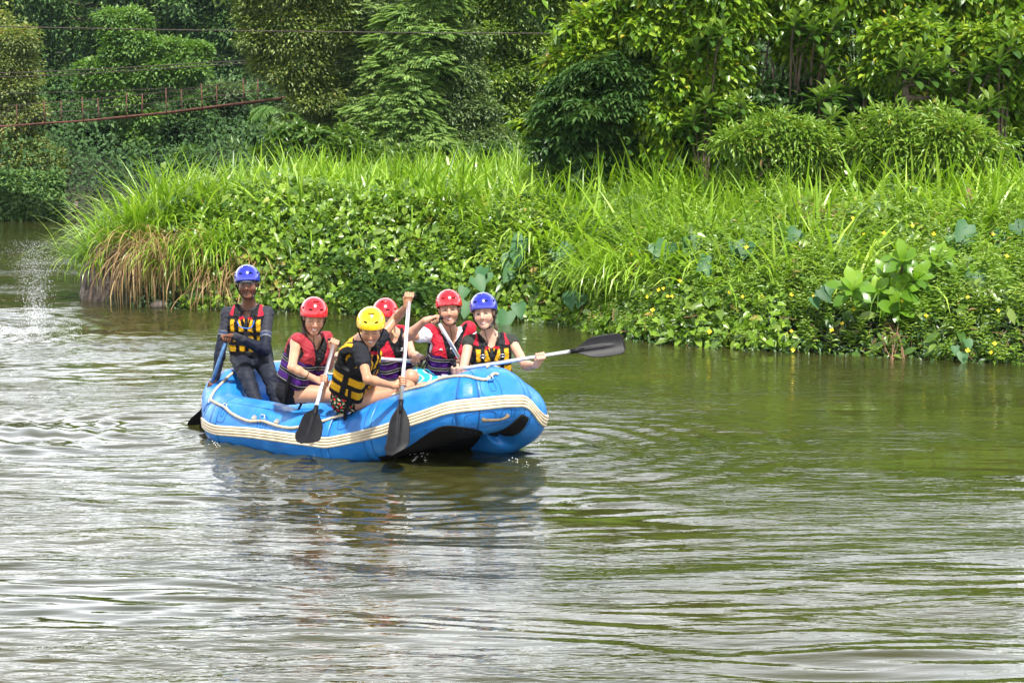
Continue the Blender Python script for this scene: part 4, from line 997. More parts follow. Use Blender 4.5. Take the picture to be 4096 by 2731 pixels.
for w in (0, 1):
    for hh in ((.14, .28, .42, .58) if w == 0 else (.30, .58)):
        q = pth + bw * w + [0, 0, hh]; MB().add(*tube(q, .006, 4)).part("rail_wire", wire_m, BR)
for k, (pts) in enumerate(([(-300, 300), (150, 288), (520, 270), (860, 250), (1300, 222)], [(-300, 318), (150, 304), (520, 284), (860, 262), (1300, 232)])):
    MB().add(*tube(smooth_path([atY(u, v, bridge_Y(u) + (.9 if k else 0)) for u, v in pts], 6), .014, 5)).part("suspension_cable", wire_m, BR)
MB().add(*tube(smooth_path([atY(-300, 385, 51), atY(100, 372, 51), atY(400, 366, 50.6), atY(700, 352, 50)], 6), .008, 4)).part("stay_wire", wire_m, BR)
c_pts = [(-300, 99), (0, 107), (600, 119), (1140, 126), (1700, 132), (2280, 135), (2700, 134)]
q = smooth_path([atY(u, v, 38.5 - .9 * u / 1000) for u, v in c_pts], 8)
tag(MB().add(*tube(q, .012, 6)).obj("overhead_cable", wire_m, offset=q[20]), "thin dark cable stretched across the river in front of the trees", "cable")

# ================================================================ RAFT
RX, RY, RTH = -1.281, 15.366, .736
RA, RB, RWB, RC, RWS, RCS, RT = 1.525, .765, .306, 1.50, .40, .487, .25
RHEAD = np.array([cos(RTH), -sin(RTH), 0]); RNEAR = np.array([-sin(RTH), -cos(RTH), 0]); ZUP = np.array([0, 0, 1.])
def r_rise(s):
    return .135 + .411 * (np.clip(s - .36, 0, 9) / (RA - .36)) ** 1.09 + .165 * (np.clip(-s - 1.1, 0, 9) / (RA - 1.1)) ** 1.3
def rw(s, t, z):
    s, t, z = np.broadcast_arrays(np.asarray(s, float), t, z)
    return np.array([RX, RY, 0]) + s[..., None] * RHEAD + t[..., None] * RNEAR + z[..., None] * ZUP
hp = np.array([(-RA, 0), (-RA, RWS), (-RA + RCS, RB), (RA - RC, RB), (RA, RWB), (RA, 0)])
loop = np.concatenate([hp, hp[::-1][1:-1] * [1, -1]])      # stern -> near side -> bow -> far side
pl = []
for i in range(len(loop)):
    a, b_ = loop[i], loop[(i + 1) % len(loop)]; m = max(2, int(np.linalg.norm(b_ - a) / .02)); pl += [a + (b_ - a) * k / m for k in range(m)]
pl = np.array(pl); pl[:, 1] = np.where(pl[:, 1] < 0, pl[:, 1] * (1 + .02 * sm(.6, 1.4, pl[:, 0])), pl[:, 1])
for _ in range(26): pl = (np.roll(pl, 1, 0) + 2 * pl + np.roll(pl, -1, 0)) / 4
NL = len(pl)
tg = np.roll(pl, -1, 0) - np.roll(pl, 1, 0); tg /= np.linalg.norm(tg, axis=1)[:, None]
nr = np.stack([-tg[:, 1], tg[:, 0]], 1)
if (nr * pl).sum() < 0: nr = -nr
RC3 = rw(pl[:, 0], pl[:, 1], r_rise(pl[:, 0])); zs = RC3[:, 2].copy()
zs = zs - .20 * sm(.02, .40, -pl[:, 1]) * sm(.45, 1.25, pl[:, 0])
for _ in range(10): zs = (np.roll(zs, 1) + 2 * zs + np.roll(zs, -1)) / 4
RC3[:, 2] = zs
RAD = RT + .026 * sm(.2, 1.45, pl[:, 0]); RC3[:, 2] -= .012 * sm(.2, 1.4, pl[:, 0])
RN3 = nr[:, :1] * RHEAD + nr[:, 1:] * RNEAR
arc = np.concatenate([[0], np.cumsum(np.linalg.norm(np.diff(RC3, axis=0), axis=1))])
def surf(i, th, dr=0.0):
    """point on the tube: index (float ok) along the loop, angle from the outside equator, offset"""
    i = np.asarray(i, float) % NL; i0 = np.floor(i).astype(int) % NL; i1 = (i0 + 1) % NL; f = (i - np.floor(i))[..., None]
    C = RC3[i0] * (1 - f) + RC3[i1] * f; N = RN3[i0] * (1 - f) + RN3[i1] * f; RR = RAD[i0] * (1 - f[..., 0]) + RAD[i1] * f[..., 0]
    th = np.asarray(th, float)[..., None]; dr = np.asarray(dr, float); r = (RR + dr)[..., None]
    return C + r * (np.cos(th) * N + np.sin(th) * ZUP)
def snorm(i, th): return unit(surf(i, th, .01) - surf(i, th, 0.))
_gi, _gt = np.meshgrid(np.arange(0, NL), np.linspace(-1.5, 3.6, 120), indexing='ij')
_gp = surf(_gi, _gt); _gn = np.cos(_gt)[..., None] * RN3[_gi] + np.sin(_gt)[..., None] * ZUP
_vis = ((np.array([0, 0, CH]) - _gp) * _gn).sum(-1) > 0.02
_gpx = project(_gp.reshape(-1, 3)).reshape(*_gi.shape, 2)
def on_raft(u, v, far=False):
    d = (_gpx[..., 0] - u) ** 2 + (_gpx[..., 1] - v) ** 2 + np.where(_vis, 0, 1e6)
    side = pl[_gi, 1] < -.15
    d = d + np.where(side != far, 1e5, 0)
    k = np.unravel_index(np.argmin(d), d.shape); return float(_gi[k]), float(_gt[k])
RAFT = empty("inflatable_raft", (RX, RY, 0), "blue inflatable river raft with cream rubbing strake carrying six paddlers", "raft")
M_blue, nt, b, o = new_mat("raft_blue_rubber")
r = ramp(nt, noise(nt, 5, 6, .6).outputs[0], [(.3, (.010, .13, .44)), (.52, (.014, .18, .56)), (.72, (.05, .25, .62))]); nt.links.new(r.outputs[0], b.inputs["Base Color"])
r2 = ramp(nt, noise(nt, 18, 5).outputs[0], [(.35, (.30,) * 3), (.7, (.52,) * 3)]); nt.links.new(r2.outputs[0], b.inputs["Roughness"])
bump(nt, b, noise(nt, 9, 6, .65).outputs[0], .22, .03)
M_bline = simple("raft_seam_shadow_blue", (.006, .05, .20), .6)
M_cream = simple("raft_strake_cream", (.62, .53, .38), .5, var=.25, scale=9)
M_creamd = simple("raft_strake_groove", (.20, .13, .07), .7, var=.4, scale=20)
M_blk = simple("raft_black_rubber", (.008, .008, .009), .6, var=.3, spec=.2)
M_steel = simple("steel", (.75, .75, .76), .25, metal=1, var=.05)
M_floor = simple("raft_floor_rubber", (.02, .10, .34), .55, var=.3)
def strip(name, i0, i1, t0, t1, mat, dr=.003, ni=None, nt_=12, prof=None, thf=None, make=True, parent=RAFT):
    ni = ni or max(3, int(abs(i1 - i0)) + 1)
    I, Tt = np.meshgrid(np.linspace(i0, i1, ni), np.linspace(0, 1, nt_), indexing='ij')
    th = t0 + (t1 - t0) * Tt if thf is None else thf(I, Tt)
    d = np.full(I.shape, dr) + (prof(I, Tt) if prof is not None else 0)
    V = surf(I, th, d).reshape(-1, 3)
    k = np.arange(ni - 1)[:, None] * nt_ + np.arange(nt_ - 1)[None]; Q = np.stack([k, k + nt_, k + nt_ + 1, k + 1], -1).reshape(-1, 4)
    # rim so that the strip has thickness
    th2 = th.copy(); V2 = surf(I, th, np.full(I.shape, -.004)).reshape(-1, 3); n0 = len(V); rim = []
    e = [(a, 0) for a in range(ni)] ; 
    def idx(a, b__): return a * nt_ + b__
    for a in range(ni - 1):
        rim.append([idx(a, 0), n0 + idx(a, 0), n0 + idx(a + 1, 0), idx(a + 1, 0)]); rim.append([idx(a + 1, nt_ - 1), n0 + idx(a + 1, nt_ - 1), n0 + idx(a, nt_ - 1), idx(a, nt_ - 1)])
    for c in range(nt_ - 1):
        rim.append([idx(0, c + 1), n0 + idx(0, c + 1), n0 + idx(0, c), idx(0, c)]); rim.append([idx(ni - 1, c), n0 + idx(ni - 1, c), n0 + idx(ni - 1, c + 1), idx(ni - 1, c + 1)])
    V = np.concatenate([V, V2]); Q = np.concatenate([Q, np.array(rim)])
    return part(name, V, Q, mat, parent) if make else (V, Q)
# main tube
NTH = 56
I, Tt = np.meshgrid(np.arange(NL), np.arange(NTH) * 2 * pi / NTH, indexing='ij')
dr = np.where((pl[I, 1] > 0) & (np.sin(Tt) > .2), 0, 0) * 1.0
def dent(s0, amp, w): return -amp * np.exp(-((pl[I, 0] - s0) / w) ** 2) * np.where(pl[I, 1] > 0, 1, 0) * np.clip(np.sin(Tt), 0, 1) ** 2
dr = dr + dent(-.18, .03, .16) + dent(.43, .035, .16)
V = surf(I, Tt, dr).reshape(-1, 3); k0 = (np.arange(NL)[:, None] * NTH + np.arange(NTH)[None]); k1 = np.roll(k0, -1, 0)
Q = np.stack([k0, k1, np.roll(k1, -1, 1), np.roll(k0, -1, 1)], -1).reshape(-1, 4)
part("main_tube", V, Q, M_blue, RAFT)
# strake line: where the strake really runs round the tube (it dips below the equator at the far bow corner)
_st = np.array([(790, 1650), (797, 1668), (815, 1694), (847, 1719), (1000, 1730), (1170, 1753), (1297, 1771), (1372, 1759), (1532, 1722), (1610, 1691), (1780, 1635), (1850, 1619), (1968, 1609), (2040, 1604), (2108, 1606), (2142, 1633), (2161, 1674), (2176, 1703)], float)
STH = np.zeros(NL); _ii = np.arange(NL)
_v0 = ((np.array([0, 0, CH]) - surf(_ii, 0. * _ii)) * RN3).sum(-1) > -1.5
for _ in range(12):
    q_ = surf(_ii, STH); qp = project(q_); e_ = np.interp(qp[:, 0], _st[:, 0], _st[:, 1]) - qp[:, 1]
    STH = np.where(_v0, np.clip(STH - .6 * e_ / 115., -.85, .45), STH)
STH = np.where(_v0, STH, 0)
for _ in range(14): STH = (np.roll(STH, 1) + 2 * STH + np.roll(STH, -1)) / 4
def sth(I): 
    I = np.asarray(I, float) % NL; a = np.floor(I).astype(int) % NL; f = I - np.floor(I); return STH[a] * (1 - f) + STH[(a + 1) % NL] * f
# strake: cream band with four ridges
def sprof(I, T): return .007 + .007 * np.abs(np.sin(T * 4 * pi)) ** .6
Vs, Qs = strip("strake", 0, NL, 0, 0, M_cream, .0, ni=NL + 1, nt_=41, prof=sprof, thf=lambda I, T: sth(I) - .185 + .37 * T, make=False)
part("rubbing_strake", Vs, Qs, M_cream, RAFT)
for c in (-.0925, 0, .0925):
    Vs, Qs = strip("x", 0, NL, 0, 0, None, .0088, ni=NL + 1, nt_=3, thf=lambda I, T: sth(I) + c - .008 + .016 * T, make=False); part("strake_groove", Vs, Qs, M_creamd, RAFT)
# seam bands around the tube
def at_u(u, v=None, far=False):
    i, t = on_raft(u, v if v else 1760 - .06 * (u - 800), far); return i
def seam(i, w=.035):
    wi = w / .02
    for t0, t1 in ((-1.35, float(sth(i)) - .19), (float(sth(i)) + .19, 2.6)):
        strip("seam_tape", i - wi, i + wi, t0, t1, M_blue, .0025, ni=4, nt_=40)
        for e in (-wi, wi): strip("seam_edge", i + e - .10, i + e + .10, t0, t1, M_bline, .0028, ni=3, nt_=40)
for (u, v) in ((866, 1650), (1300, 1740), (1470, 1690), (1870, 1580), (2095, 1540)): seam(on_raft(u, v)[0])
# lengthwise seam on the top of the near tube
ia, ib = on_raft(905, 1615)[0], on_raft(1340, 1660)[0]
strip("seam_edge", ia, ib, 1.05, 1.066, M_bline, .001, nt_=3)
ia, ib = on_raft(1870, 1545)[0], on_raft(2120, 1600)[0]
# inner floor and cross thwarts
ins = np.array([p for p in pl]) * [.93, .80]; zf = np.interp(np.arange(NL), np.arange(NL), zs) - .10
V = rw(ins[:, 0], ins[:, 1], zf); V = np.concatenate([V, rw(pl[:, 0] * .6, pl[:, 1] * .0, r_rise(pl[:, 0] * .6) - .08)]); Q = np.array([[k, (k + 1) % NL, NL + (k + 1) % NL, NL + k] for k in range(NL)])
part("floor", V, Q, M_floor, RAFT)
V = rw(pl[:, 0] * .97, pl[:, 1] * .95, zs - .21); V = np.concatenate([V, rw(pl[:, 0] * .6, pl[:, 1] * .0, r_rise(pl[:, 0] * .6) - .24)])
mbf = part("bottom_sheet", V, Q[:, ::-1], M_blk, RAFT)
for s_ in (-.62, .02, .66):
    t_ = np.linspace(-.62 + .1 * max(s_, 0), .62 - .1 * max(s_, 0), 12); MB().add(*tube(rw(s_, t_, r_rise(s_) + .01), .155, 20)).part("thwart", M_blue, RAFT)
# black wear patches under the bow
i_lift = on_raft(1560, 1815)[0]; i_end = on_raft(1922, 1740)[0]
def patch1(I, T):
    f = (I - i_lift) / (i_end - i_lift); top = -1.00 + .58 * sm(0, .75, f) ; top = np.where(f > .72, top - 1.1 * (1 - np.sqrt(np.clip(1 - ((f - .72) / .28) ** 2, 0, 1))), top)
    return top + (-2.3 - top) * T
strip("wear_patch", i_lift - 6, i_end, 0, 0, M_blk, .004, nt_=44, thf=patch1, prof=lambda I, T: .002 * np.sin(T * 120))
j0, j1 = on_raft(1975, 1765)[0], on_raft(2150, 1700)[0]
def patch2(I, T):
    f = (I - j0) / (j1 - j0); top = -1.40 + 1.05 * sm(-.1, .7, f); return top + (-2.3 - top) * T
strip("wear_patch", j0, j1, 0, 0, M_blk, .004, ni=120, nt_=30, thf=patch2, prof=lambda I, T: .005 * np.abs(np.sin((I - j0) / (j1 - j0) * pi * 13)))
# outlined patches, steel rings, safety rope
def outline(i, t, wi, ht, n=28, r=.0022, rnd=.5, name="patch_outline"):
    a = np.linspace(0, 2 * pi, n, endpoint=False); p = 3.2
    x = np.sign(np.cos(a)) * np.abs(np.cos(a)) ** (2 / p) * wi / .02; y = np.sign(np.sin(a)) * np.abs(np.sin(a)) ** (2 / p) * ht / RT
    part(name, *(lambda q: (q[0], q[1]))(tube(surf(i + x, t + y, .0015), r, 5, closed=True)), M_bline, RAFT)
rings = [(838, 1612), (903, 1630), (1056, 1676), (1245, 1690), (1388, 1660), (1956, 1524)]
for (u, v) in rings:
    i, t = on_raft(u, v); outline(i, t - .22, .055, .085); outline(i, t - .19, .018, .04)
    c = surf(i, t, .012); N = snorm(i, t); Tn = unit(surf(i + 1, t) - surf(i - 1, t)); U_ = np.cross(N, Tn) * (1 if np.cross(N, Tn)[2] > 0 else -1)
    a = np.linspace(-.15, pi + .15, 14); P = [c + Tn * .030 * math.cos(x) + (U_ * .8 + N * .5) * .038 * math.sin(x) for x in a]
    rg = part("tie_ring", *tube(np.array(P + [P[0]]), .0045, 7), M_steel, RAFT)
    part("ring_strap", *tube(np.array([c - Tn * .026 - U_ * .003, c + Tn * .026 - U_ * .003]), .011, 8), M_blue, rg)
M_rope = simple("beige_rope", (.52, .42, .30), .8, var=.25, scale=40, bmp=.8, bscale=160)
rope_px = [(932, 1493), (910, 1512), (890, 1532), (868, 1560), (852, 1584), (846, 1603), (869, 1619), (901, 1632), (929, 1652), (967, 1674), (1005, 1684), (1051, 1685), (1086, 1696), (1119, 1708), (1162, 1713), (1205, 1706), (1244, 1693), (1290, 1689),
           (1338, 1674), (1389, 1659), (1440, 1627), (1508, 1603), (1576, 1583), (1644, 1560), (1700, 1546), (1754, 1522), (1807, 1511), (1861, 1509), (1914, 1514), (1949, 1519), (1962, 1508), (1972, 1502), (1990, 1501)]
RP = np.array([surf(*on_raft(u, v), .012) for u, v in rope_px]); RP = smooth_path(RP, 6)
for _ in range(3): RP[1:-1] = (RP[:-2] + 2 * RP[1:-1] + RP[2:]) / 4
part("safety_rope", *tube(RP, .0125, 8), M_rope, RAFT)
i0 = on_raft(1990, 1505)[0]
q = np.array([surf(i0 + k, 1.45 + .35 * sin(k * .16), .012) for k in np.arange(0, NL - i0 + 2, 3)])
part("safety_rope", *tube(smooth_path(q, 3), .0125, 8), M_rope, RAFT)
for (u, v) in ((1017, 1671), (1110, 1688)):
    i, t = on_raft(u, v); c = surf(i, t, .006); N = snorm(i, t); vv_ = part("valve", *tube(np.array([c - N * .012, c + N * .006, c + N * .008]), np.array([.030, .030, .022]), 20), simple("valve_grey", (.22, .22, .20), .5), RAFT)
    part("valve_cap", *tube(np.array([c + N * .008, c + N * .014]), np.array([.015, .012]), 12), simple("valve_cap_grey", (.45, .45, .42), .5), vv_)
# carrying handle on the bow
i, t = on_raft(1990, 1665); Tn = unit(surf(i + 1, t) - surf(i - 1, t)); N = snorm(i, t)
outline(i, t, .17, .075, 40, name="handle_patch"); 
for s_ in (-1, 1): outline(i + s_ * 3.7, t, .055, .055, name="handle_patch")
q = smooth_path([surf(i - 3.7, t, .004), surf(i - 3.4, t, .022), surf(i - 1.2, t - .03, .030), surf(i + 1.2, t - .03, .030), surf(i + 3.4, t, .022), surf(i + 3.7, t, .004)], 5)
V, Q = tube(q, np.interp(np.arange(len(q)), [0, 4, len(q) / 2, len(q) - 5, len(q)], [.018, .016, .009, .016, .018]), 12)
part("carrying_handle", V, Q, simple("webbing_brown", (.15, .11, .07), .8, var=.3, scale=40), RAFT)

# ================================================================ PADDLES
M_alu = simple("aluminium_tube", (.78, .79, .82), .28, metal=.85, var=.06)
M_blueshaft = simple("blue_worn_shaft", (.10, .22, .42), .35, metal=.4, var=.35, scale=14)
M_plast = simple("black_plastic", (.010, .010, .012), .45, var=.3, scale=20, spec=.15)
def paddle(label, P0, P1, bn, mat=M_alu, blade=.44, wide=.098, tip='round', grip_dir=None, shaft_r=.0165):
    """P0 grip end, P1 blade tip, bn rough normal of the blade face"""
    P0, P1 = np.asarray(P0), np.asarray(P1); A = unit(P1 - P0); L = np.linalg.norm(P1 - P0)
    bn = unit(bn - A * np.dot(bn, A)); W = np.cross(A, bn)
    o = empty("paddle", (P0 + P1) / 2, label, "paddle", "paddles of the raft crew")
    part("shaft", *tube(np.array([P0, P0 + A * (L - blade + .03)]), shaft_r, 16), mat, o)
    G = unit(grip_dir) if grip_dir is not None else W
    G = unit(G - A * np.dot(G, A) * .8)
    g = smooth_path([P0 - G * .058 + A * .012, P0 - G * .04, P0 - A * .006, P0 + G * .04, P0 + G * .058 + A * .012], 4)
    mb = MB(); mb.add(*tube(g, np.interp(np.linspace(0, 1, len(g)), [0, .12, .5, .88, 1], [.008, .018, .015, .018, .008]), 12)); mb.add(*tube(np.array([P0 - A * .005, P0 + A * .035]), shaft_r * 1.12, 14))
    mb.part("grip", M_plast, o)
    # blade
    if tip == 'round': prof = [(0, .020), (.06, .024), (.16, .045), (.30, .080), (.42, .096), (.60, .1), (.84, .1), (.93, .092), (.985, .070), (1, .045)]
    else: prof = [(0, .020), (.06, .023), (.16, .050), (.28, .078), (.40, .092), (.60, .098), (.74, .1), (.85, .085), (.95, .045), (1, .02)]
    pr = np.array(prof); tt = np.linspace(0, 1, 34); hw = np.interp(tt, pr[:, 0], pr[:, 1]) * wide / .1
    skew = np.zeros_like(tt) if tip == 'round' else .055 * sm(.72, 1, tt)
    ww = np.linspace(-1, 1, 19); V = []
    for side in (1, -1):
        for t, h, sk in zip(tt, hw, skew):
            for w in ww:
                rib = .011 * np.exp(-(w * h / .011) ** 2) * (1 - sm(.55, .88, t)); cup = .018 * (w * h / .1) ** 2 - .02 * t * t
                V.append(P0 + A * (L - blade + t * blade) + W * (w * h + sk) + bn * (cup + side * (.0028 + rib)))
    V = np.array(V); m, n = len(tt), len(ww); k = np.arange(m - 1)[:, None] * n + np.arange(n - 1)[None]
    Q1 = np.stack([k, k + n, k + n + 1, k + 1], -1).reshape(-1, 4); Q2 = (Q1 + m * n)[:, ::-1]
    rim = []; off = m * n
    for i in range(m - 1): rim += [[i * n, off + i * n, off + (i + 1) * n, (i + 1) * n], [(i + 1) * n + n - 1, off + (i + 1) * n + n - 1, off + i * n + n - 1, i * n + n - 1]]
    for j in range(n - 1): rim += [[(m - 1) * n + j, off + (m - 1) * n + j, off + (m - 1) * n + j + 1, (m - 1) * n + j + 1], [j + 1, off + j + 1, off + j, j]]
    part("blade", V, np.concatenate([Q1, Q2, np.array(rim)]), M_plast, o)
    part("collar", *tube(np.array([P0 + A * (L - blade - .03), P0 + A * (L - blade + .02), P0 + A * (L - blade + .09)]), np.array([shaft_r + .004, shaft_r + .004, .014]), 14), M_plast, o)
    return dict(P0=P0, P1=P1, A=A, L=L, r=shaft_r, G=G)
TOCAM = np.array([0, -1., .1])
PD = {
 'E': paddle("paddle held level by the blue helmeted woman with its black blade raised", atY(1820, 1479, 14.32), atY(2498, 1371, 14.50), TOCAM + [0, 0, .35], grip_dir=[.1, -.3, 1.]),
 'A': paddle("paddle of the red helmeted woman with its blade swinging in front of the raft side", atY(1337, 1368, 14.90), atY(1224, 1776, 13.86), TOCAM + [.35, 0, 0], tip='point', wide=.105, grip_dir=[1, .1, -.5], blade=.42),
 'B': paddle("upright silver paddle gripped high by the yellow helmeted woman", atY(1638, 1183, 14.42), atY(1587, 1824, 13.78), TOCAM + [.3, 0, 0], tip='point', wide=.095, grip_dir=[1, 0, .05], blade=.45),
 'G': paddle("worn blue shafted steering paddle dipped behind the stern", atY(906, 1356, 15.62), atY(768, 1765, 16.28), TOCAM + [.3, 0, 0], mat=M_blueshaft, grip_dir=[1, 0, .2], wide=.10),
 'C': paddle("silver paddle lying across the lap of the half hidden paddler", atY(1682, 1447, 15.36), atY(1132, 1404, 15.50), [0, -.3, 1.], grip_dir=[0, .8, .6]),
 'D': paddle("paddle held slanting by the red helmeted man in the white shirt", atY(1748, 1278, 14.98), atY(1962, 1650, 15.34), TOCAM, grip_dir=[1, -.2, .35]),
}

# ================================================================ PEOPLE
M_skin = painted("skin", .40, sss=.06, spec=.4)
M_cloth = painted("cloth", .85, bmp=.35, bscale=28, spec=.12)
M_lycra = painted("lycra", .62, bmp=.3, bscale=22, spec=.18, stretch=(1, 1, 2.4))
M_vest = painted("life_jacket_fabric", .62, bmp=.55, bscale=17, spec=.18)
M_web = simple("black_webbing", (.008, .008, .010), .75, var=.3, scale=40, spec=.15)
M_buck = simple("black_buckle", (.02, .02, .022), .3)
M_liner = simple("helmet_liner", (.008, .008, .009), .7)
M_hair = {'brown': simple("brown_hair", (.055, .030, .018), .5, var=.4, scale=60, bmp=.8, bscale=120), 'blond': simple("blond_hair", (.42, .27, .12), .5, var=.3, scale=60, bmp=.8, bscale=120), 'black': simple("black_hair", (.012, .010, .009), .5)}
def helmet_mat(name, c):
    m = simple(name, c, .22, var=.10, scale=18, coat=.7)
    return m
M_helm = {'red': helmet_mat("red_helmet_shell", (.62, .012, .022)), 'blue': helmet_mat("blue_helmet_shell", (.018, .028, .36)), 'yellow': helmet_mat("yellow_helmet_shell", (.88, .55, .01))}
M_word = simple("white_print", (.75, .74, .74), .6)

def frame_of(lat, up):
    up = unit(up); lat = unit(lat - up * np.dot(lat, up)); return lat, np.cross(lat, up) * 1.0, up
def head_frame(yaw, pitch, roll):
    y, p, r = map(radians, (yaw, pitch, roll))
    fw = np.array([sin(y) * cos(p), -cos(y) * cos(p), -sin(p)]); rt = np.array([cos(y), sin(y), 0]); up = np.cross(fw, rt); up = -up if up[2] < 0 else up
    rt2 = rt * cos(r) - up * sin(r); up2 = up * cos(r) + rt * sin(r); return rt2, fw, up2
def solve_mid(a, u, v, c, La, Lb):
    """depth of the middle joint so that both limb lengths come out right"""
    best = None
    for Y in np.linspace(min(a[1], c[1]) - .5, max(a[1], c[1]) + .5, 220):
        p = atY(u, v, Y); e = (np.linalg.norm(p - a) - La) ** 2 + (np.linalg.norm(p - c) - Lb) ** 2 + .012 * (Y - (a[1] + c[1]) / 2) ** 2
        if best is None or e < best[0]: best = (e, p)
    return best[1]
def solve_end(a, u, v, L, near=True):
    best = None
    for Y in np.linspace(a[1] - .6, a[1] + .6, 300):
        p = atY(u, v, Y); e = abs(np.linalg.norm(p - a) - L) + (.0 if (Y < a[1]) == near else .05)
        if best is None or e < best[0]: best = (e, p)
    return best[1]

def hand(s, wrist, c, axis, r, side=1, thumb=1, S=1.0, spread=.0185):
    """hand gripping a bar through c along axis (radius r). wrist: wrist point. side: palm side, thumb: +1 thumb toward +axis"""
    a = unit(axis); w = wrist - c; e1 = unit(w - a * np.dot(w, a)); e2 = np.cross(a, e1) * side
    fr = .0088 * S; R = r + fr * .95
    pal = c + e2 * (R + .006) + e1 * .012           # palm centre beside the bar
    kn = []
    for j in range(4):
        off = (j - 1.5) * spread * S * -thumb
        lr = (1, 1.06, 1.0, .82)[j]; base = c + a * off + e2 * (R + .010) + e1 * .002
        kn.append(base)
        angs = np.radians(np.array([8, 62, 128, 190, 232]) * (1 if lr > .9 else .93) + (0, 4, -3, 2)[j])
        pts = [c + a * (off + .002 * (j - 1.5)) + (R + (.004 if q == 1 else 0)) * (math.cos(x) * e2 - math.sin(x) * e1) for q, x in enumerate(angs)]
        rr = [fr * 1.12, fr * 1.04, fr * .98, fr * .90, fr * .80]
        s.cone(base, pts[0], fr * 1.2, rr[0], k=.006)
        for q in range(4): s.cone(pts[q], pts[q + 1], rr[q], rr[q + 1], k=.0035)
        heel = wrist + (base - wrist) * .30 + a * off * .35
        s.cone(heel, base, .0135 * S, .0118 * S, k=.012)
    s.cone(wrist, (wrist + pal) / 2, .024 * S, .022 * S, k=.02)
    tb = wrist * .62 + pal * .38 + a * thumb * .024 * S
    pts = [tb] + [c + a * thumb * (.043, .040, .030)[q] * S + R * 1.05 * (math.cos(x) * e2 - math.sin(x) * e1) for q, x in enumerate(np.radians([-42, -95, -150]))]
    for q in range(3): s.cone(pts[q], pts[q + 1], (.0145, .0115, .0105)[q] * S, (.0115, .0105, .0088)[q] * S, k=.006)

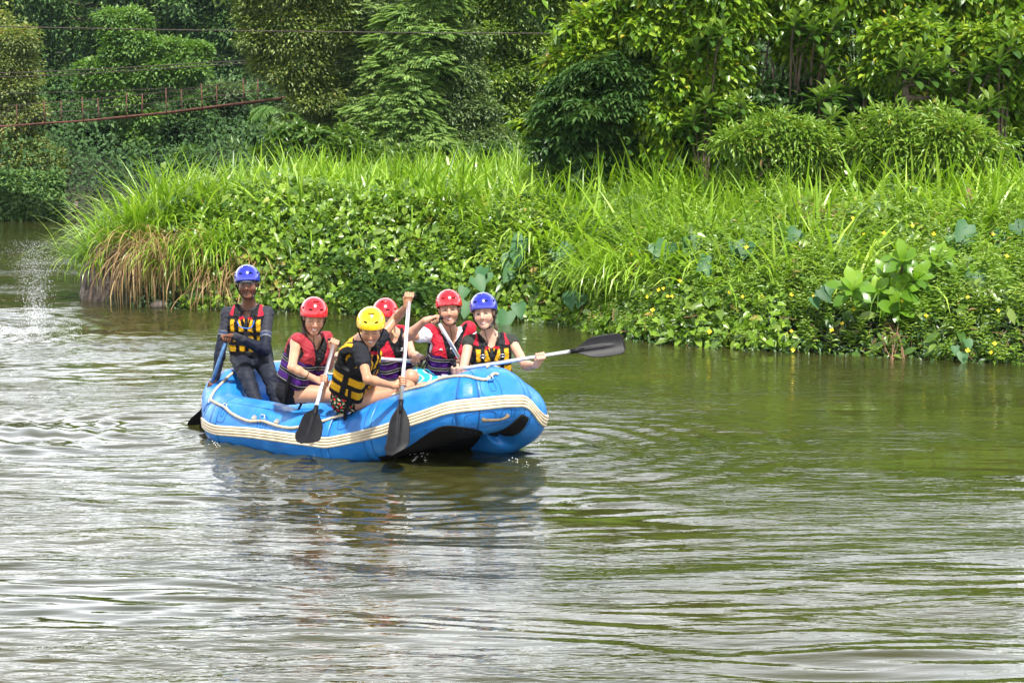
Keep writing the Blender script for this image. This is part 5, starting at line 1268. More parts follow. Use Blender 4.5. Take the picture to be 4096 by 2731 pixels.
def person(key, label, spec):
    S = spec.get('S', 1.05); SH = spec.get('SH', 1.10); skin = np.array(spec['skin'])
    pel, neck = atY(*spec['pelvis']), atY(*spec['neck']); hc = atY(*spec['head'])
    shL, shR = atY(*spec['sh'][0]), atY(*spec['sh'][1])          # picture-left, picture-right
    lat, fwd, up = frame_of(shR - shL, neck - pel); M = np.array([lat, fwd, up]); TL = np.linalg.norm(neck - pel)
    kz = TL / .50
    def T(u, f, t): return pel + lat * u * S + fwd * f * S + up * t * kz
    rt, fw, hu = head_frame(*spec['look']); HM = np.array([rt, fw, hu])
    def H(x, y, z): return hc + (rt * x + fw * y + hu * z) * SH
    fem = spec.get('fem', False); am = .88 if fem else 1.0
    # arms
    arms = []
    for k, (sh, a) in enumerate(zip((shL, shR), spec['arms'])):
        pd = PD[a['pad']]; c = pd['P0'] + pd['A'] * a['f'] * pd['L']; axis = pd['A']; r = pd['r']
        if a.get('grip'): axis = pd['G']; c = pd['P0'] + axis * a.get('go', 0.0); r = .015
        wr = atY(a['wr'][0], a['wr'][1], c[1] + a.get('dy', 0)); wr = c + unit(wr - c) * .083 * S
        el = solve_mid(sh, a['el'][0], a['el'][1], wr, .29 * S, .255 * S); arms.append((sh, el, wr, c, axis, r, a))
    # legs
    legs = []
    for k, lg in enumerate(spec['legs']):
        hip = T((-.095, .095)[k], .01, .0); kn = solve_end(hip, lg['kn'][0], lg['kn'][1], .43 * S, lg.get('near', True)) if len(lg['kn']) == 2 else atY(*lg['kn'])
        an = atY(*lg['an']); an = kn + unit(an - kn) * .41 * S; legs.append((hip, kn, an))
    def torso_prims(s, g=0.0, arms_to=None, legs_to=None):
        s.ell(T(0, -.01, .03), np.array([.165, .118, .12]) * S + g, M, k=.05)
        s.ell(T(0, 0, .18), np.array([.135, .098, .16]) * S * (1, 1, kz) + g, M, k=.05)
        s.ell(T(0, -.005, .34), np.array([.155 * am, .105, .15]) * S * (1, 1, kz) + g, M, k=.05)
        if fem:
            for q in (-1, 1): s.ball(T(q * .06, .085, .33), .055 * S + g, k=.03)
        for sh in (shL, shR):
            s.cone(T(0, -.01, .47), sh, .045 * S + g, .050 * S * am + g, k=.05)
            if g > 0: s.cone(T(0, -.02, .50), sh * .75 + T(0, 0, .47) * .25, .040 * S + g, .036 * S + g, k=.05)
    def limb_arm(s, A, f=1.0, g=0.0, f2=0.0):
        sh, el, wr = A[:3]
        e = sh + (el - sh) * min(f, 1); s.cone(sh, e, .050 * S * am + g, (.050 + (.039 - .050) * min(f, 1)) * S * am + g, k=.03)
        if f2 > 0:
            m_ = el + (wr - el) * .28 * f2; s.cone(el, m_, .039 * S * am + g, .041 * S * am + g, k=.02); w2 = el + (wr - el) * f2; s.cone(m_, w2, .041 * S * am + g, (.041 + (.026 - .041) * f2) * S * am + g, k=.02)
    def limb_leg(s, Lg, f=1.0, g=0.0, f2=0.0):
        hip, kn, an = Lg; e = hip + (kn - hip) * f; s.cone(hip, e, .088 * S + g, (.088 + (.060 - .088) * f) * S + g, k=.05)
        if f2 > 0:
            m_ = kn + (an - kn) * .3; s.ball(kn, .058 * S + g, k=.03); s.cone(kn, m_, .053 * S + g, .056 * S + g, k=.03); s.cone(m_, kn + (an - kn) * f2, .056 * S + g, (.056 - .018 * f2) * S + g, k=.03)
    root = empty("person", (pel[0], pel[1], pel[2] - .1), label, "person")
    # ---------------- body
    s = SDF(); torso_prims(s)
    for A in arms: limb_arm(s, A, 1, 0, 1)
    for Lg in legs:
        limb_leg(s, Lg, 1, 0, 1); an = Lg[2]; tf = unit(fwd * [1, 1, 0]); s.cone(an, an + tf * .04 - ZUP * .03, .038 * S, .036 * S, k=.02); s.cone(an + tf * .03 - ZUP * .035, an + tf * .13 - ZUP * .05, .036 * S, .026 * S, k=.02)
    s.cone(T(0, -.01, .43), H(0, -.03, -.05), .060 * S * am, .052 * SH * am, k=.03)
    for sh in (shL, shR): s.cone(T(0, -.02, .52), sh * .75 + T(0, 0, .47) * .25, .040 * S, .036 * S, k=.05)
    for A in arms: hand(s, A[2], A[3], A[4], A[5], A[6].get('side', 1), A[6].get('thumb', 1), S * (.95 if fem else 1.0))
    # head
    fs = .95 if fem else 1.0
    def hb(c, r, k=.015, op='u'): s.ball(H(*c), r * SH, k=k * SH, op=op)
    s.ell(H(0, -.015, .045), np.array([.077, .095, .085]) * SH, HM, k=.02)
    s.ell(H(0, .018, -.020), np.array([.066 * fs, .076, .092]) * SH, HM, k=.03)
    s.cone(H(-.045 * fs, .012, -.068), H(-.014, .064, -.103), .020 * SH, .017 * SH, k=.03 * SH); s.cone(H(.045 * fs, .012, -.068), H(.014, .064, -.103), .020 * SH, .017 * SH, k=.03 * SH)
    hb((0, .072, -.101), .020, .02)
    for q in (-1, 1):
        hb((q * .037, .056, -.036), .030, .028)                              # cheek
        s.cone(H(q * .012, .088, .020), H(q * .040, .074, .020), .0085 * SH, .0075 * SH, k=.014 * SH)   # brow
        hb((q * .031, .098, .001), .0135, .014, 's')                        # socket
        s.ell(H(q * .031, .0735, .000), np.array([.0155, .0135, .0105]) * SH, HM, k=.003 * SH)       # eyeball and lids
        hb((q * .0125, .096, -.038), .0085, .006)                           # nostril wing
        s.ell(H(q * .077, -.004, -.010), np.array([.010, .018, .031]) * SH, HM, k=.008)              # ear
        hb((q * .0055, .100, -.0475), .0042, .003, 's')
    s.cone(H(0, .090, .012), H(0, .112, -.030), .0075 * SH, .0112 * SH, k=.012 * SH)
    sm_ = spec.get('smile', 'open')
    for q in (-1, 1):
        s.cone(H(0, .0925, -.0635), H(q * .020, .085, -.0600), .0065 * SH, .0045 * SH, k=.005 * SH); s.cone(H(0, .0900, -.0800), H(q * .017, .084, -.0735), .0070 * SH, .005 * SH, k=.005 * SH)
        s.cone(H(q * .019, .093, -.048), H(q * .033, .083, -.068), .0018 * SH, .0018 * SH, k=.006 * SH, op='s')   # smile fold
    if sm_ == 'open':
        for q in (-1, 1): s.cone(H(0, .098, -.0730), H(q * .0215, .089, -.0655), .0048 * SH, .0022 * SH, k=.003, op='s')
    V, Q = s.mesh(.0042)
    # paint
    P = (V - hc) @ HM.T / SH; x, y, z = P.T; ax_ = np.abs(x)
    col = np.tile(skin, (len(V), 1)); hd = (np.linalg.norm(P - [0, 0, -.01], axis=1) < .16) & (z > -.13)
    def mixc(m, c, k=1.0):
        m = np.clip(m, 0, 1)[:, None] * k; col[:] = col * (1 - m) + np.array(c) * m
    front = hd & (y > .03)
    mixc(front * np.exp(-((ax_ - .036) / .02) ** 2 - ((z + .034) / .02) ** 2), skin * [1.08, .72, .68], .5)
    mixc(front * np.exp(-(x / .012) ** 2 - ((z + .032) / .014) ** 2), skin * [1.08, .75, .7], .45)
    lipc = np.array(spec.get('lip', (.50, .13, .11)))
    zc = -.0725 + 16 * x ** 2
    mo = front & (y > .06)
    mixc(mo * (1 - sm(.010, .0135, np.abs(z - zc))) * (1 - sm(.020, .026, ax_)), lipc, .9)
    if sm_ == 'open':
        mixc(mo * (1 - sm(.0052, .0068, np.abs(z - zc))) * (1 - sm(.021, .024, ax_)), (.10, .02, .02)); mixc(mo * (1 - sm(.0036, .0048, np.abs(z - zc - .0008))) * (1 - sm(.0165, .0195, ax_)), (.82, .80, .74))
    else: mixc(mo * (1 - sm(.0014, .0032, np.abs(z - zc))) * (1 - sm(.024, .029, ax_)), (.04, .012, .01))
    ex, ez = (ax_ - .031) / .0150, (z - .0005) / .0062; er = ex ** 2 + ez ** 2; ef = front & (y > .05)
    closed = spec.get('lids', .3)
    mixc(ef * (1 - sm(.8, 1.25, er)), (.24, .21, .19) if closed < .8 else skin * .8)
    if closed < .8: mixc(ef * (1 - sm(.9, 1.2, (((ax_ - .031) / .0062) ** 2 + ((z - .0005) / .0062) ** 2))), spec.get('iris', (.05, .035, .02)))
    zl = .0050 - (closed * .006) - .9 * (ax_ - .031) ** 2 / .016 * .6
    mixc(ef * (1 - sm(.0012, .0030, np.abs(z - zl))) * (1 - sm(.0150, .0185, np.abs(ax_ - .031))), (.025, .015, .012), .9)
    mixc(ef * (1 - sm(.001, .0028, np.abs(z + .0068))) * (1 - sm(.012, .017, np.abs(ax_ - .031))), skin * .45, .6)
    brow = np.array(spec.get('brow', (.09, .05, .03))); zb = .0215 - 4.5 * (ax_ - .030) ** 2 * 2 + .0
    mixc(ef * (1 - sm(.0022, .0048, np.abs(z - zb))) * (1 - sm(.017, .022, np.abs(ax_ - .031))), brow, .85)
    mixc(hd * (ax_ > .045) * sm(.0, .03, z + .02) * (y < .035) * (z > -.02), spec.get('hairc', (.05, .03, .02)), .9)
    # nails, elbows: warmer knuckles
    for A in arms:
        d = np.linalg.norm(V - A[3], axis=1); mixc((d < .06) * np.sin(V @ unit(A[4]) * 160) ** 8, skin * [1.0, .75, .7], .25)
    if spec.get('paint'): spec['paint'](V, col, dict(pel=pel, T=T, M=M, legs=legs, arms=arms))
    body = part("body", V, Q, M_skin, root, col=col)
    # ---------------- shirt / trousers / shorts
    def cloth(name, fn, base, mat, h=.006, paintfn=None, g=.008, disp=None):
        s2 = SDF(); fn(s2, g); V, Q = s2.mesh(h, disp); c = np.tile(np.array(base, float), (len(V), 1))
        if paintfn: paintfn(V, c)
        return part(name, V, Q, mat, root, col=c)
    def wrinkle(P, a=.0022):
        return a * (np.sin(P[..., 0] * 55 + 3 * np.sin(P[..., 2] * 38)) * np.sin(P[..., 2] * 70 + 2 * np.sin(P[..., 0] * 31)) + .6 * np.sin(P[..., 2] * 120 + P[..., 1] * 60 + 2 * np.sin(P[..., 0] * 50)))
    if spec.get('shirt'):
        sh_ = spec['shirt']
        def f(s2, g):
            torso_prims(s2, g)
            for A in arms: limb_arm(s2, A, A[6].get('sl', sh_['up']), g + sh_.get('loose', 0), sh_.get('fo', 0))
            if sh_.get('collar'):
                a = np.linspace(.25, 2 * pi - .25, 18) - pi / 2 + pi; ring = [T(.074 * math.cos(t), .062 * math.sin(t) + .01,   .500 + .020 * (1 - math.sin(t))) for t in a]
                for p_, q_ in zip(ring[:-1], ring[1:]): s2.cone(p_, q_, .012, .012, k=.012)
                for q in (-1, 1): s2.cone(T(q * .05, .055, .475), T(q * .085, .125, .42), .015, .009, k=.012)
            s2.cone(T(0, .01, .62), T(0, .015, .475), .064 * S, .060 * S, k=.008, op='s')
            if not sh_.get('collar'): s2.ball(T(0, .09, .475), .045 * S, k=.01, op='s')
        def pf(V, c):
            if sh_.get('band'):
                for A in arms:
                    d = unit(A[1] - A[0]); L_ = np.linalg.norm(A[1] - A[0]); q = (V - A[0]) @ d / L_; rad = np.linalg.norm((V - A[0]) - ((V - A[0]) @ d)[:, None] * d, axis=1)
                    for lo, hi, cc in ((.52, .56, (.10, .11, .13)), (.58, .60, (.03, .07, .22)), (.63, .655, (.20, .21, .24)), (.655, 3, (.010, .013, .026))):
                        c[(q > lo) & (q < hi) & (rad < .075) & (np.linalg.norm(V - A[0], axis=1) > .1)] = cc
                    fd = unit(A[2] - A[1]); qq = (V - A[1]) @ fd; r2 = np.linalg.norm((V - A[1]) - qq[:, None] * fd, axis=1); c[(qq > 0) & (r2 < .06) & (qq < .26)] = (.010, .013, .026)
        cloth("shirt", f, sh_['col'], sh_.get('mat', M_cloth), paintfn=pf, disp=wrinkle if sh_.get('wr', 1) else None)
    if spec.get('pants'):
        pa = spec['pants']
        def f(s2, g):
            s2.ell(T(0, -.01, .03), np.array([.165, .118, .11]) * S + g + .002, M, k=.05); s2.ell(T(0, 0, .12), np.array([.140, .100, .10]) * S + g, M, k=.05)
            for Lg in legs: limb_leg(s2, Lg, pa['up'], g + pa.get('loose', 0), pa.get('fo', 0))
        cloth(pa['name'], f, pa['col'], pa.get('mat', M_cloth), paintfn=pa.get('paint') and (lambda V, c: pa['paint'](V, c, T, M, legs)), disp=lambda P: wrinkle(P, .0018))
    # ---------------- life jacket
    jt = spec['jacket']
    s = SDF(); g = spec.get('jg', 1.0)
    s.box(T(0, .004, .285), np.array([.172, .125, .225]) * S * (1, 1, kz) * g, .095, M, k=.02)
    for q in (-1, 1):
        s.box(T(q * .088, .108, .25), np.array([.074, .040, .165]) * S * (1, 1, kz), .034, M, k=.03)
        s.box(T(q * .080, -.085, .27), np.array([.075, .045, .19]) * S * (1, 1, kz), .04, M, k=.03)
        s.cone(T(q * .105, .080, .445), T(q * .098, .01, .505), .036 * S, .034 * S, k=.03); s.cone(T(q * .098, .01, .505), T(q * .10, -.06, .47), .034 * S, .036 * S, k=.03)
    if jt == 'rp':
        for q, sh in ((-1, shL), (1, shR)): e_ = sh + up * .030 + fwd * .01; rs_ = .058 if spec.get('shirt') else .044; s.cone(T(q * .10, .07, .43), e_, .048 * S, rs_ * S, k=.04); s.cone(e_, T(q * .08, -.075, .475), rs_ * S, .045 * S, k=.04)
    for q, sh in ((-1, shL), (1, shR)):
        s.cone(T(q * .33, .01, .405), T(q * .195, .005, .405), .105 * S, .086 * S, k=.012, op='s')
    s.cone(T(0, .03, .66), T(0, .020, .47), .098 * S, .072 * S, k=.01, op='s')
    s.cone(T(0, .20, .54), T(0, .165, .34 if jt == 'yb' else .30), .075 * S, .010, k=.008, op='s'); s.cone(T(0, .12, .54), T(0, .13, .40), .070 * S, .030, k=.008, op='s')
    belts = (.115, .205, .295) if jt == 'rp' else (.10, .20, .30)
    def jd(P):
        q = (P - pel) @ up / kz; d = 0
        for bt in belts: d = d + .007 * np.exp(-((q - bt) / .016) ** 2)
        uu = (P - pel) @ lat / S; return d + .0030 * np.sin(uu * 90 + 4 * np.sin(q * 40)) * np.sin(q * 75 + 2 * np.sin(uu * 30)) + (.004 * np.exp(-((np.abs(uu) - .080) / .012) ** 2) if jt == 'yb' else 0)
    V, Q = s.mesh(.0052, jd)
    u_ = (V - pel) @ lat / S; f_ = (V - pel) @ fwd / S; t_ = (V - pel) @ up / kz
    YEL, BLK, RED, PUR, FAD = (.62, .33, .010), (.008, .008, .010), (.46, .014, .034), (.060, .012, .15), (.30, .028, .040)
    if jt == 'yb':
        c = np.tile(np.array(YEL), (len(V), 1)); au = np.abs(u_)
        c[np.abs(au - .082) < .0175] = BLK; c[(au < .016) & (f_ > 0)] = BLK; c[(np.abs(f_) < .026) & (au > .12)] = BLK; c[(au > .135) & (t_ > .31)] = BLK
        for bt in belts: c[np.abs(t_ - bt) < .0185] = BLK
        c[t_ < .060] = BLK; c[(t_ > .435) & (f_ > -.03)] = BLK
        dv = au - (.010 + .060 * np.clip((t_ - .34) / .19, 0, 2)); c[(np.abs(dv) < .010) & (t_ > .34) & (f_ > .05)] = BLK
        c[(t_ > .465) & (au > .112) & (f_ > .0)] = RED; c[(t_ > .43) & (t_ < .455) & (au < .06) & (f_ > .02)] = RED
    else:
        red = RED if not spec.get('faded') else FAD
        c = np.tile(np.array(PUR), (len(V), 1)); au = np.abs(u_); bd = .335 - .045 * (1 - np.clip(au / .09, 0, 1)); c[t_ > bd] = red
        c[np.abs(t_ - bd) < .0035] = BLK
        dv = au - (.010 + .064 * np.clip((t_ - .30) / .22, 0, 2)); c[(dv < .018) & (t_ > .29) & (f_ > .04)] = BLK
        for q in (-1, 1): d = np.linalg.norm((V - T(q * .2, .005, .405)) - ((V - T(q * .2, .005, .405)) @ lat)[:, None] * lat, axis=1); c[(d < .100 * S) & (u_ * q > .1) & (t_ < .42) & (t_ > .3)] = BLK
        c[(au < .006) & (f_ > 0)] = BLK; c[t_ < .058] = BLK
    JK = part("life_jacket", V, Q, M_vest, root, col=c)
    # webbing belts with buckles
    def ring(t0, hw, dr=.010):
        a = np.linspace(0, 2 * pi, 64, endpoint=False); VV = []
        for tt in (t0 - hw, t0 + hw):
            for x in a:
                d0 = np.array([math.cos(x), math.sin(x)]); r0 = .25
                VV.append((d0, tt))
        return a
    JV = np.stack([u_, f_, t_], 1)
    def belt_loop(t0, hw, out=.004):
        """belt that follows the jacket outline at height t0"""
        m = np.abs(t_ - t0) < .012; ang = np.arctan2(f_[m], u_[m]); rad = np.hypot(u_[m], f_[m]); n = 72; A_ = np.linspace(-pi, pi, n, endpoint=False); R_ = np.zeros(n)
        for k in range(n):
            dd = np.abs((ang - A_[k] + pi) % (2 * pi) - pi) < .10; R_[k] = rad[dd].max() if dd.any() else .16
        R_ = (np.roll(R_, 1) + 2 * R_ + np.roll(R_, -1)) / 4 + out; VV = []
        for tt, rr in ((t0 - hw, R_), (t0 + hw, R_), (t0 + hw, R_ - .008), (t0 - hw, R_ - .008)):
            for k in range(n): VV.append(T(rr[k] * math.cos(A_[k]), rr[k] * math.sin(A_[k]), tt))
        FF = [[j * n + k, j * n + (k + 1) % n, ((j + 1) % 4) * n + (k + 1) % n, ((j + 1) % 4) * n + k] for j in range(4) for k in range(n)]
        return np.array(VV), FF, A_, R_
    for bt in belts:
        VV, FF, A_, R_ = belt_loop(bt, .0165 if jt == 'rp' else .015, .0035); B_ = part("belt", VV, FF, M_web, JK, smooth=False)
        if jt == 'rp':
            for e in (-.011, .011):
                VV, FF, _, _ = belt_loop(bt + e, .0009, .0045); part("belt_stitching", VV, FF, M_gst, B_ if False else JK, smooth=False)
        k = int(np.argmin(np.abs(A_ - (pi / 2 - .12)))); c0_ = T((R_[k] + .006) * math.cos(A_[k]), (R_[k] + .006) * math.sin(A_[k]), bt)
        s3 = SDF(); s3.box(c0_, (.026, .009, .019), .005, M, k=.001); s3.box(c0_ + lat * .0 + fwd * .006, (.010, .006, .021), .004, M, k=.002); Vb, Qb = s3.mesh(.003); part("buckle", Vb, Qb, M_buck, JK)
    for (uu, tt, txt, size, rot) in spec.get('words', []):
        cu = bpy.data.curves.new("w", 'FONT'); cu.body = txt; cu.size = size; cu.align_x = 'CENTER'; cu.align_y = 'CENTER'; cu.extrude = .0006; cu.resolution_u = 2; cu.shear = .15; cu.offset = .0012
        ob = bpy.data.objects.new("w", cu); COL.objects.link(ob); bpy.context.view_layer.update(); dg = bpy.context.evaluated_depsgraph_get(); me = bpy.data.meshes.new_from_object(ob.evaluated_get(dg))
        bpy.data.objects.remove(ob); VW = np.array([v.co[:] for v in me.vertices]); FW = [list(p.vertices) for p in me.polygons]
        cr, sr = math.cos(rot), math.sin(rot); X = VW[:, 0] * cr - VW[:, 1] * sr + uu; Z = VW[:, 0] * sr + VW[:, 1] * cr + tt
        fr_ = JV[(JV[:, 1] > 0)]; Y_ = []
        for a_, b_ in zip(X, Z):
            near = fr_[(np.abs(fr_[:, 0] - a_) < .012) & (np.abs(fr_[:, 2] - b_) < .012)]; Y_.append(near[:, 1].max() + .0015 if len(near) else .15)
        part("lettering", np.array([T(a_, y_, b_) for a_, y_, b_ in zip(X, Y_, Z)]) + fwd * VW[:, 2:3], FW, M_word, JK, smooth=False); bpy.data.meshes.remove(me)
    # loose strap ends
    for pts, w in spec.get('straps', []):
        P_ = smooth_path([T(*q) if len(q) == 3 and abs(q[0]) < 3 else atY(*q) for q in pts], 6); X = lat * .016 if w == 'f' else fwd * .016
        Vv = np.concatenate([P_ - X, P_ + X, P_ + X + np.cross(X, up) * .12, P_ - X + np.cross(X, up) * .12]); n = len(P_)
        FF = [[j * n + k, j * n + k + 1, ((j + 1) % 4) * n + k + 1, ((j + 1) % 4) * n + k] for j in range(4) for k in range(n - 1)]
        part("strap_end", Vv, FF, M_web, JK, smooth=False)
    # ---------------- helmet
    s = SDF(); C_ = H(0, -.010, .040); RO = np.array([.109, .128, .118]) * SH; RI = RO - .010 * SH
    s.ell(C_, RO, HM, k=.0)
    s.cone(H(-.09, .05, .03), H(.09, .05, .03), .001, .001, k=0) if False else None
    nrm = unit(hu - fw * .30); pc = H(0, 0, .010)
    s.box(pc - nrm * .2, (.4, .4, .2), .001, np.array([rt, unit(fw + hu * .30), nrm]), k=.004, op='s')
    s.ell(C_ - hu * .004, RI, HM, k=.004, op='s')
    holes = [(-28, 30), (28, 30), (-72, 24), (72, 24), (-18, 66), (18, 66), (-130, 35), (130, 35)]
    for az, el in holes:
        a_, e_ = radians(az), radians(el); d = np.array([sin(a_) * cos(e_), cos(a_) * cos(e_), sin(e_)]); p = C_ + (rt * d[0] * RO[0] + fw * d[1] * RO[1] + hu * d[2] * RO[2])
        nn = unit(rt * d[0] / RO[0] + fw * d[1] / RO[1] + hu * d[2] / RO[2]); tx = unit(np.cross(hu, nn)); s.ell(p, (.0185 * SH, .0072 * SH, .03), np.array([tx, np.cross(nn, tx), nn]), k=.002, op='s')
    V, Q = s.mesh(.0032)
    HMO = part("helmet", V, Q, M_helm[spec['helmet']], root)
    s = SDF(); s.ell(C_ - hu * .002, RI - .002, HM, k=0); s.box(pc - nrm * .192, (.4, .4, .2), .001, np.array([rt, unit(fw + hu * .30), nrm]), k=.004, op='s'); s.ell(C_ - hu * .02 + fw * .004, RI - [.012, .014, .005], HM, k=.004, op='s')
    V, Q = s.mesh(.0045); part("helmet_liner", V, Q, M_liner, HMO)
    for q in (-1, 1):
        st = smooth_path([H(q * .096, .015, .0), H(q * .084, .022, -.045), H(q * .062, .034, -.088), H(q * .03, .060, -.121), H(0, .066, -.126)], 5); part("chin_strap", *tube(st, .0052, 6), M_web, HMO)
        st = smooth_path([H(q * .094, -.05, -.012), H(q * .084, -.01, -.050), H(q * .070, .024, -.075)], 5); part("chin_strap", *tube(st, .005, 6), M_web, HMO)
    part("chin_buckle", *tube(np.array([H(.035, .056, -.118), H(.055, .040, -.096)]), .011, 8), M_buck, HMO)
    if spec.get('cord'): part("cord", *tube(smooth_path([H(.0, .068, -.128), H(.004, .078, -.17), H(.01, .07, -.21), H(.008, .085, -.27)], 5), .0028, 5), M_web, HMO)
    if spec.get('visor'):
        n_ = 15; VV = []
        for rr, dz in ((1.0, .0), (1.25, -.008), (1.52, -.022), (1.64, -.034)):
            for x in np.linspace(-1.05, 1.05, n_):
                VV.append(H(.074 * sin(x) * (1 + .05 * (rr - 1)), .086 * math.cos(x) * rr - .004, .047 + dz * .6 - .024 * (abs(sin(x)) ** 2.2)))
        VV = np.array(VV); VV2 = VV + hu * .004; k_ = [[a * n_ + b__, a * n_ + b__ + 1, (a + 1) * n_ + b__ + 1, (a + 1) * n_ + b__] for a in range(3) for b__ in range(n_ - 1)]; N0 = len(VV)
        rimf = [[3 * n_ + b__, 3 * n_ + b__ + 1, N0 + 3 * n_ + b__ + 1, N0 + 3 * n_ + b__] for b__ in range(n_ - 1)]
        part("cap_visor", np.concatenate([VV, VV2]), k_ + [[N0 + i for i in f[::-1]] for f in k_] + rimf, simple("cap_cloth", (.03, .035, .05), .8), HMO)
    # ---------------- hair
    if spec.get('hair'):
        s = SDF()
        for pts, r_ in spec['hair'][1]:
            for a_, b__ in zip(pts[:-1], pts[1:]): s.cone(H(*a_), H(*b__), r_, r_ * .9, k=.012)
        V, Q = s.mesh(.0042, lambda P: .0022 * np.sin(((P - hc) @ rt) * 420) + .0015 * np.sin(((P - hc) @ fw) * 520)); part("hair", V, Q, M_hair[spec['hair'][0]], root)
    return dict(T=T, H=H, root=root, M=M, arms=arms, lat=lat, fwd=fwd, up=up, jk=JK)
M_gst = simple("grey_stitching", (.30, .30, .31), .7)
FAIR, FAIR2, TAN, DARK = (.50, .265, .17), (.55, .315, .22), (.45, .225, .13), (.15, .060, .030)

def floral(V, c, T, M, legs):
    q = V * 60; n = np.sin(q[:, 0] * 1.3 + np.sin(q[:, 2])) * np.sin(q[:, 2] * 1.7 + np.sin(q[:, 1])) ; n2 = np.sin(q[:, 0] * 2.1 + 2) * np.sin(q[:, 2] * 2.6 + q[:, 1])
    c[n > .62] = (.55, .02, .03); c[n2 > .7] = (.10, .30, .10); c[(n < -.75)] = (.55, .45, .30)
def surf_shorts(V, c, T, M, legs):
    q = V * 14; n = np.sin(q[:, 0] * 1.2 + 2 * np.sin(q[:, 2] * .8)) + np.sin(q[:, 2] * 1.9 - q[:, 1] * 1.3); c[n > .35] = (.72, .74, .78); c[(n > 1.25)] = (.02, .02, .06)
    kn = legs[0][1]; d = np.linalg.norm(V - kn, axis=1); c[(d < .26)] = (.03, .34, .52); m = (d < .26) & (np.sin(V[:, 0] * 90 + 3 * np.sin(V[:, 2] * 50)) > .75); c[m] = (.45, .68, .75)

G = person('G', "helmsman in dark rash shirt and leggings with a blue helmet sitting on the stern", dict(
    skin=DARK, lip=(.13, .05, .04), brow=(.01, .008, .007), hairc=(.01, .008, .007), smile='closed', lids=.45,
    pelvis=(1006, 1432, 16.15), neck=(994, 1234, 16.05), head=(990, 1133, 15.98), sh=((912, 1256, 16.08), (1068, 1254, 16.04)), look=(3, 4, -3),
    arms=[dict(pad='G', f=.44, wr=(884, 1482), el=(884, 1388), side=1, thumb=-1), dict(pad='G', f=0, grip=True, wr=(958, 1338), el=(1060, 1402), side=-1, thumb=-1, dy=-.02)],
    legs=[dict(kn=(985, 1505), an=(1040, 1640, 15.45)), dict(kn=(1082, 1508), an=(1118, 1640, 15.6))],
    shirt=dict(up=1, fo=.99, col=(.028, .029, .040), mat=M_lycra, collar=True, band=True), pants=dict(name="leggings", up=1, fo=.98, col=(.014, .017, .028), mat=M_lycra),
    jacket='yb', helmet='blue', visor=True,
    straps=[([(.0, .135, .06), (.01, .15, -.02), (.03, .17, -.12), (.06, .16, -.17)], 'f'), ([(.175, .0, .2), (.195, .0, .05), (.20, .0, -.08)], 's')]))
# blue lanyard round his neck
T = G['T']
part("lanyard", *tube(smooth_path([T(-.075, .02, .50), T(-.085, .10, .45), T(-.05, .165, .385), T(0, .17, .365), T(.05, .165, .365), T(.075, .15, .40), T(.078, .08, .48)], 5), .0045, 6), simple("blue_cord", (.02, .16, .62), .5), G['root'])

A = person('A', "smiling woman in a red helmet and faded red and purple life jacket, bare armed", dict(
    skin=FAIR, fem=True, smile='open', lids=.95, brow=(.07, .04, .025), hairc=(.05, .03, .02),
    pelvis=(1180, 1568, 14.93), neck=(1246, 1356, 14.86), head=(1255, 1268, 14.76), sh=((1184, 1372, 14.72), (1300, 1360, 15.00)), look=(14, 17, 3),
    arms=[dict(pad='A', f=.385, wr=(1226, 1508), el=(1168, 1470), side=1, thumb=-1), dict(pad='A', f=0, grip=True, wr=(1330, 1400), el=(1316, 1464), side=-1, thumb=-1)],
    legs=[dict(kn=(1368, 1580, 14.78), an=(1345, 1690, 15.05)), dict(kn=(1372, 1545, 15.05), an=(1345, 1660, 15.35))],
    pants=dict(name="shorts", up=.06, col=(.012, .012, .016)), jacket='rp', faded=True, helmet='red', cord=True,
    hair=('brown', [([(-.078, -.01, .01), (-.076, .0, -.05), (-.066, .01, -.10), (-.055, .05, -.17)], .015), ([(.078, -.01, .01), (.075, .0, -.05)], .013), ([(-.05, -.06, -.02), (-.05, -.06, -.10), (-.06, -.03, -.19)], .028), ([(.03, -.06, -.02), (.03, -.06, -.10)], .028)]),
    straps=[([(-.175, .05, .20), (-.185, .06, .10), (-.19, .07, .0), (-.185, .07, -.06)], 's'), ([(-.03, .14, .02), (-.06, .15, -.05), (-.075, .15, -.13), (-.10, .16, -.17)], 'f')]))
B = person('B', "grinning woman in a yellow helmet leaning forward in a yellow and black life jacket", dict(
    skin=TAN, fem=True, smile='open', lids=.9, brow=(.10, .06, .035), hairc=(.06, .035, .02),
    pelvis=(1392, 1590, 14.60), neck=(1448, 1372, 14.36), head=(1483, 1310, 14.16), sh=((1440, 1402, 14.12), (1510, 1362, 14.50)), look=(4, 25, 2),
    arms=[dict(pad='B', f=.545, wr=(1566, 1545), el=(1470, 1516), side=1, thumb=-1), dict(pad='B', sl=.22, f=0, grip=True, wr=(1630, 1212), el=(1586, 1270), side=-1, thumb=-1)],
    legs=[dict(kn=(1598, 1566), an=(1590, 1660, 14.9)), dict(kn=(1630, 1552, 14.62), an=(1625, 1650, 15.1))],
    shirt=dict(up=.42, loose=.014, col=(.018, .019, .024)), pants=dict(name="swim_briefs", up=.10, col=(.012, .012, .014), paint=floral), jacket='yb', helmet='yellow',
    straps=[([(-.17, .05, .22), (-.20, .08, .10), (-.20, .08, -.02), (-.19, .10, -.10)], 's'), ([(.06, .16, .36), (.07, .19, .25), (.07, .18, .15)], 'f')]))
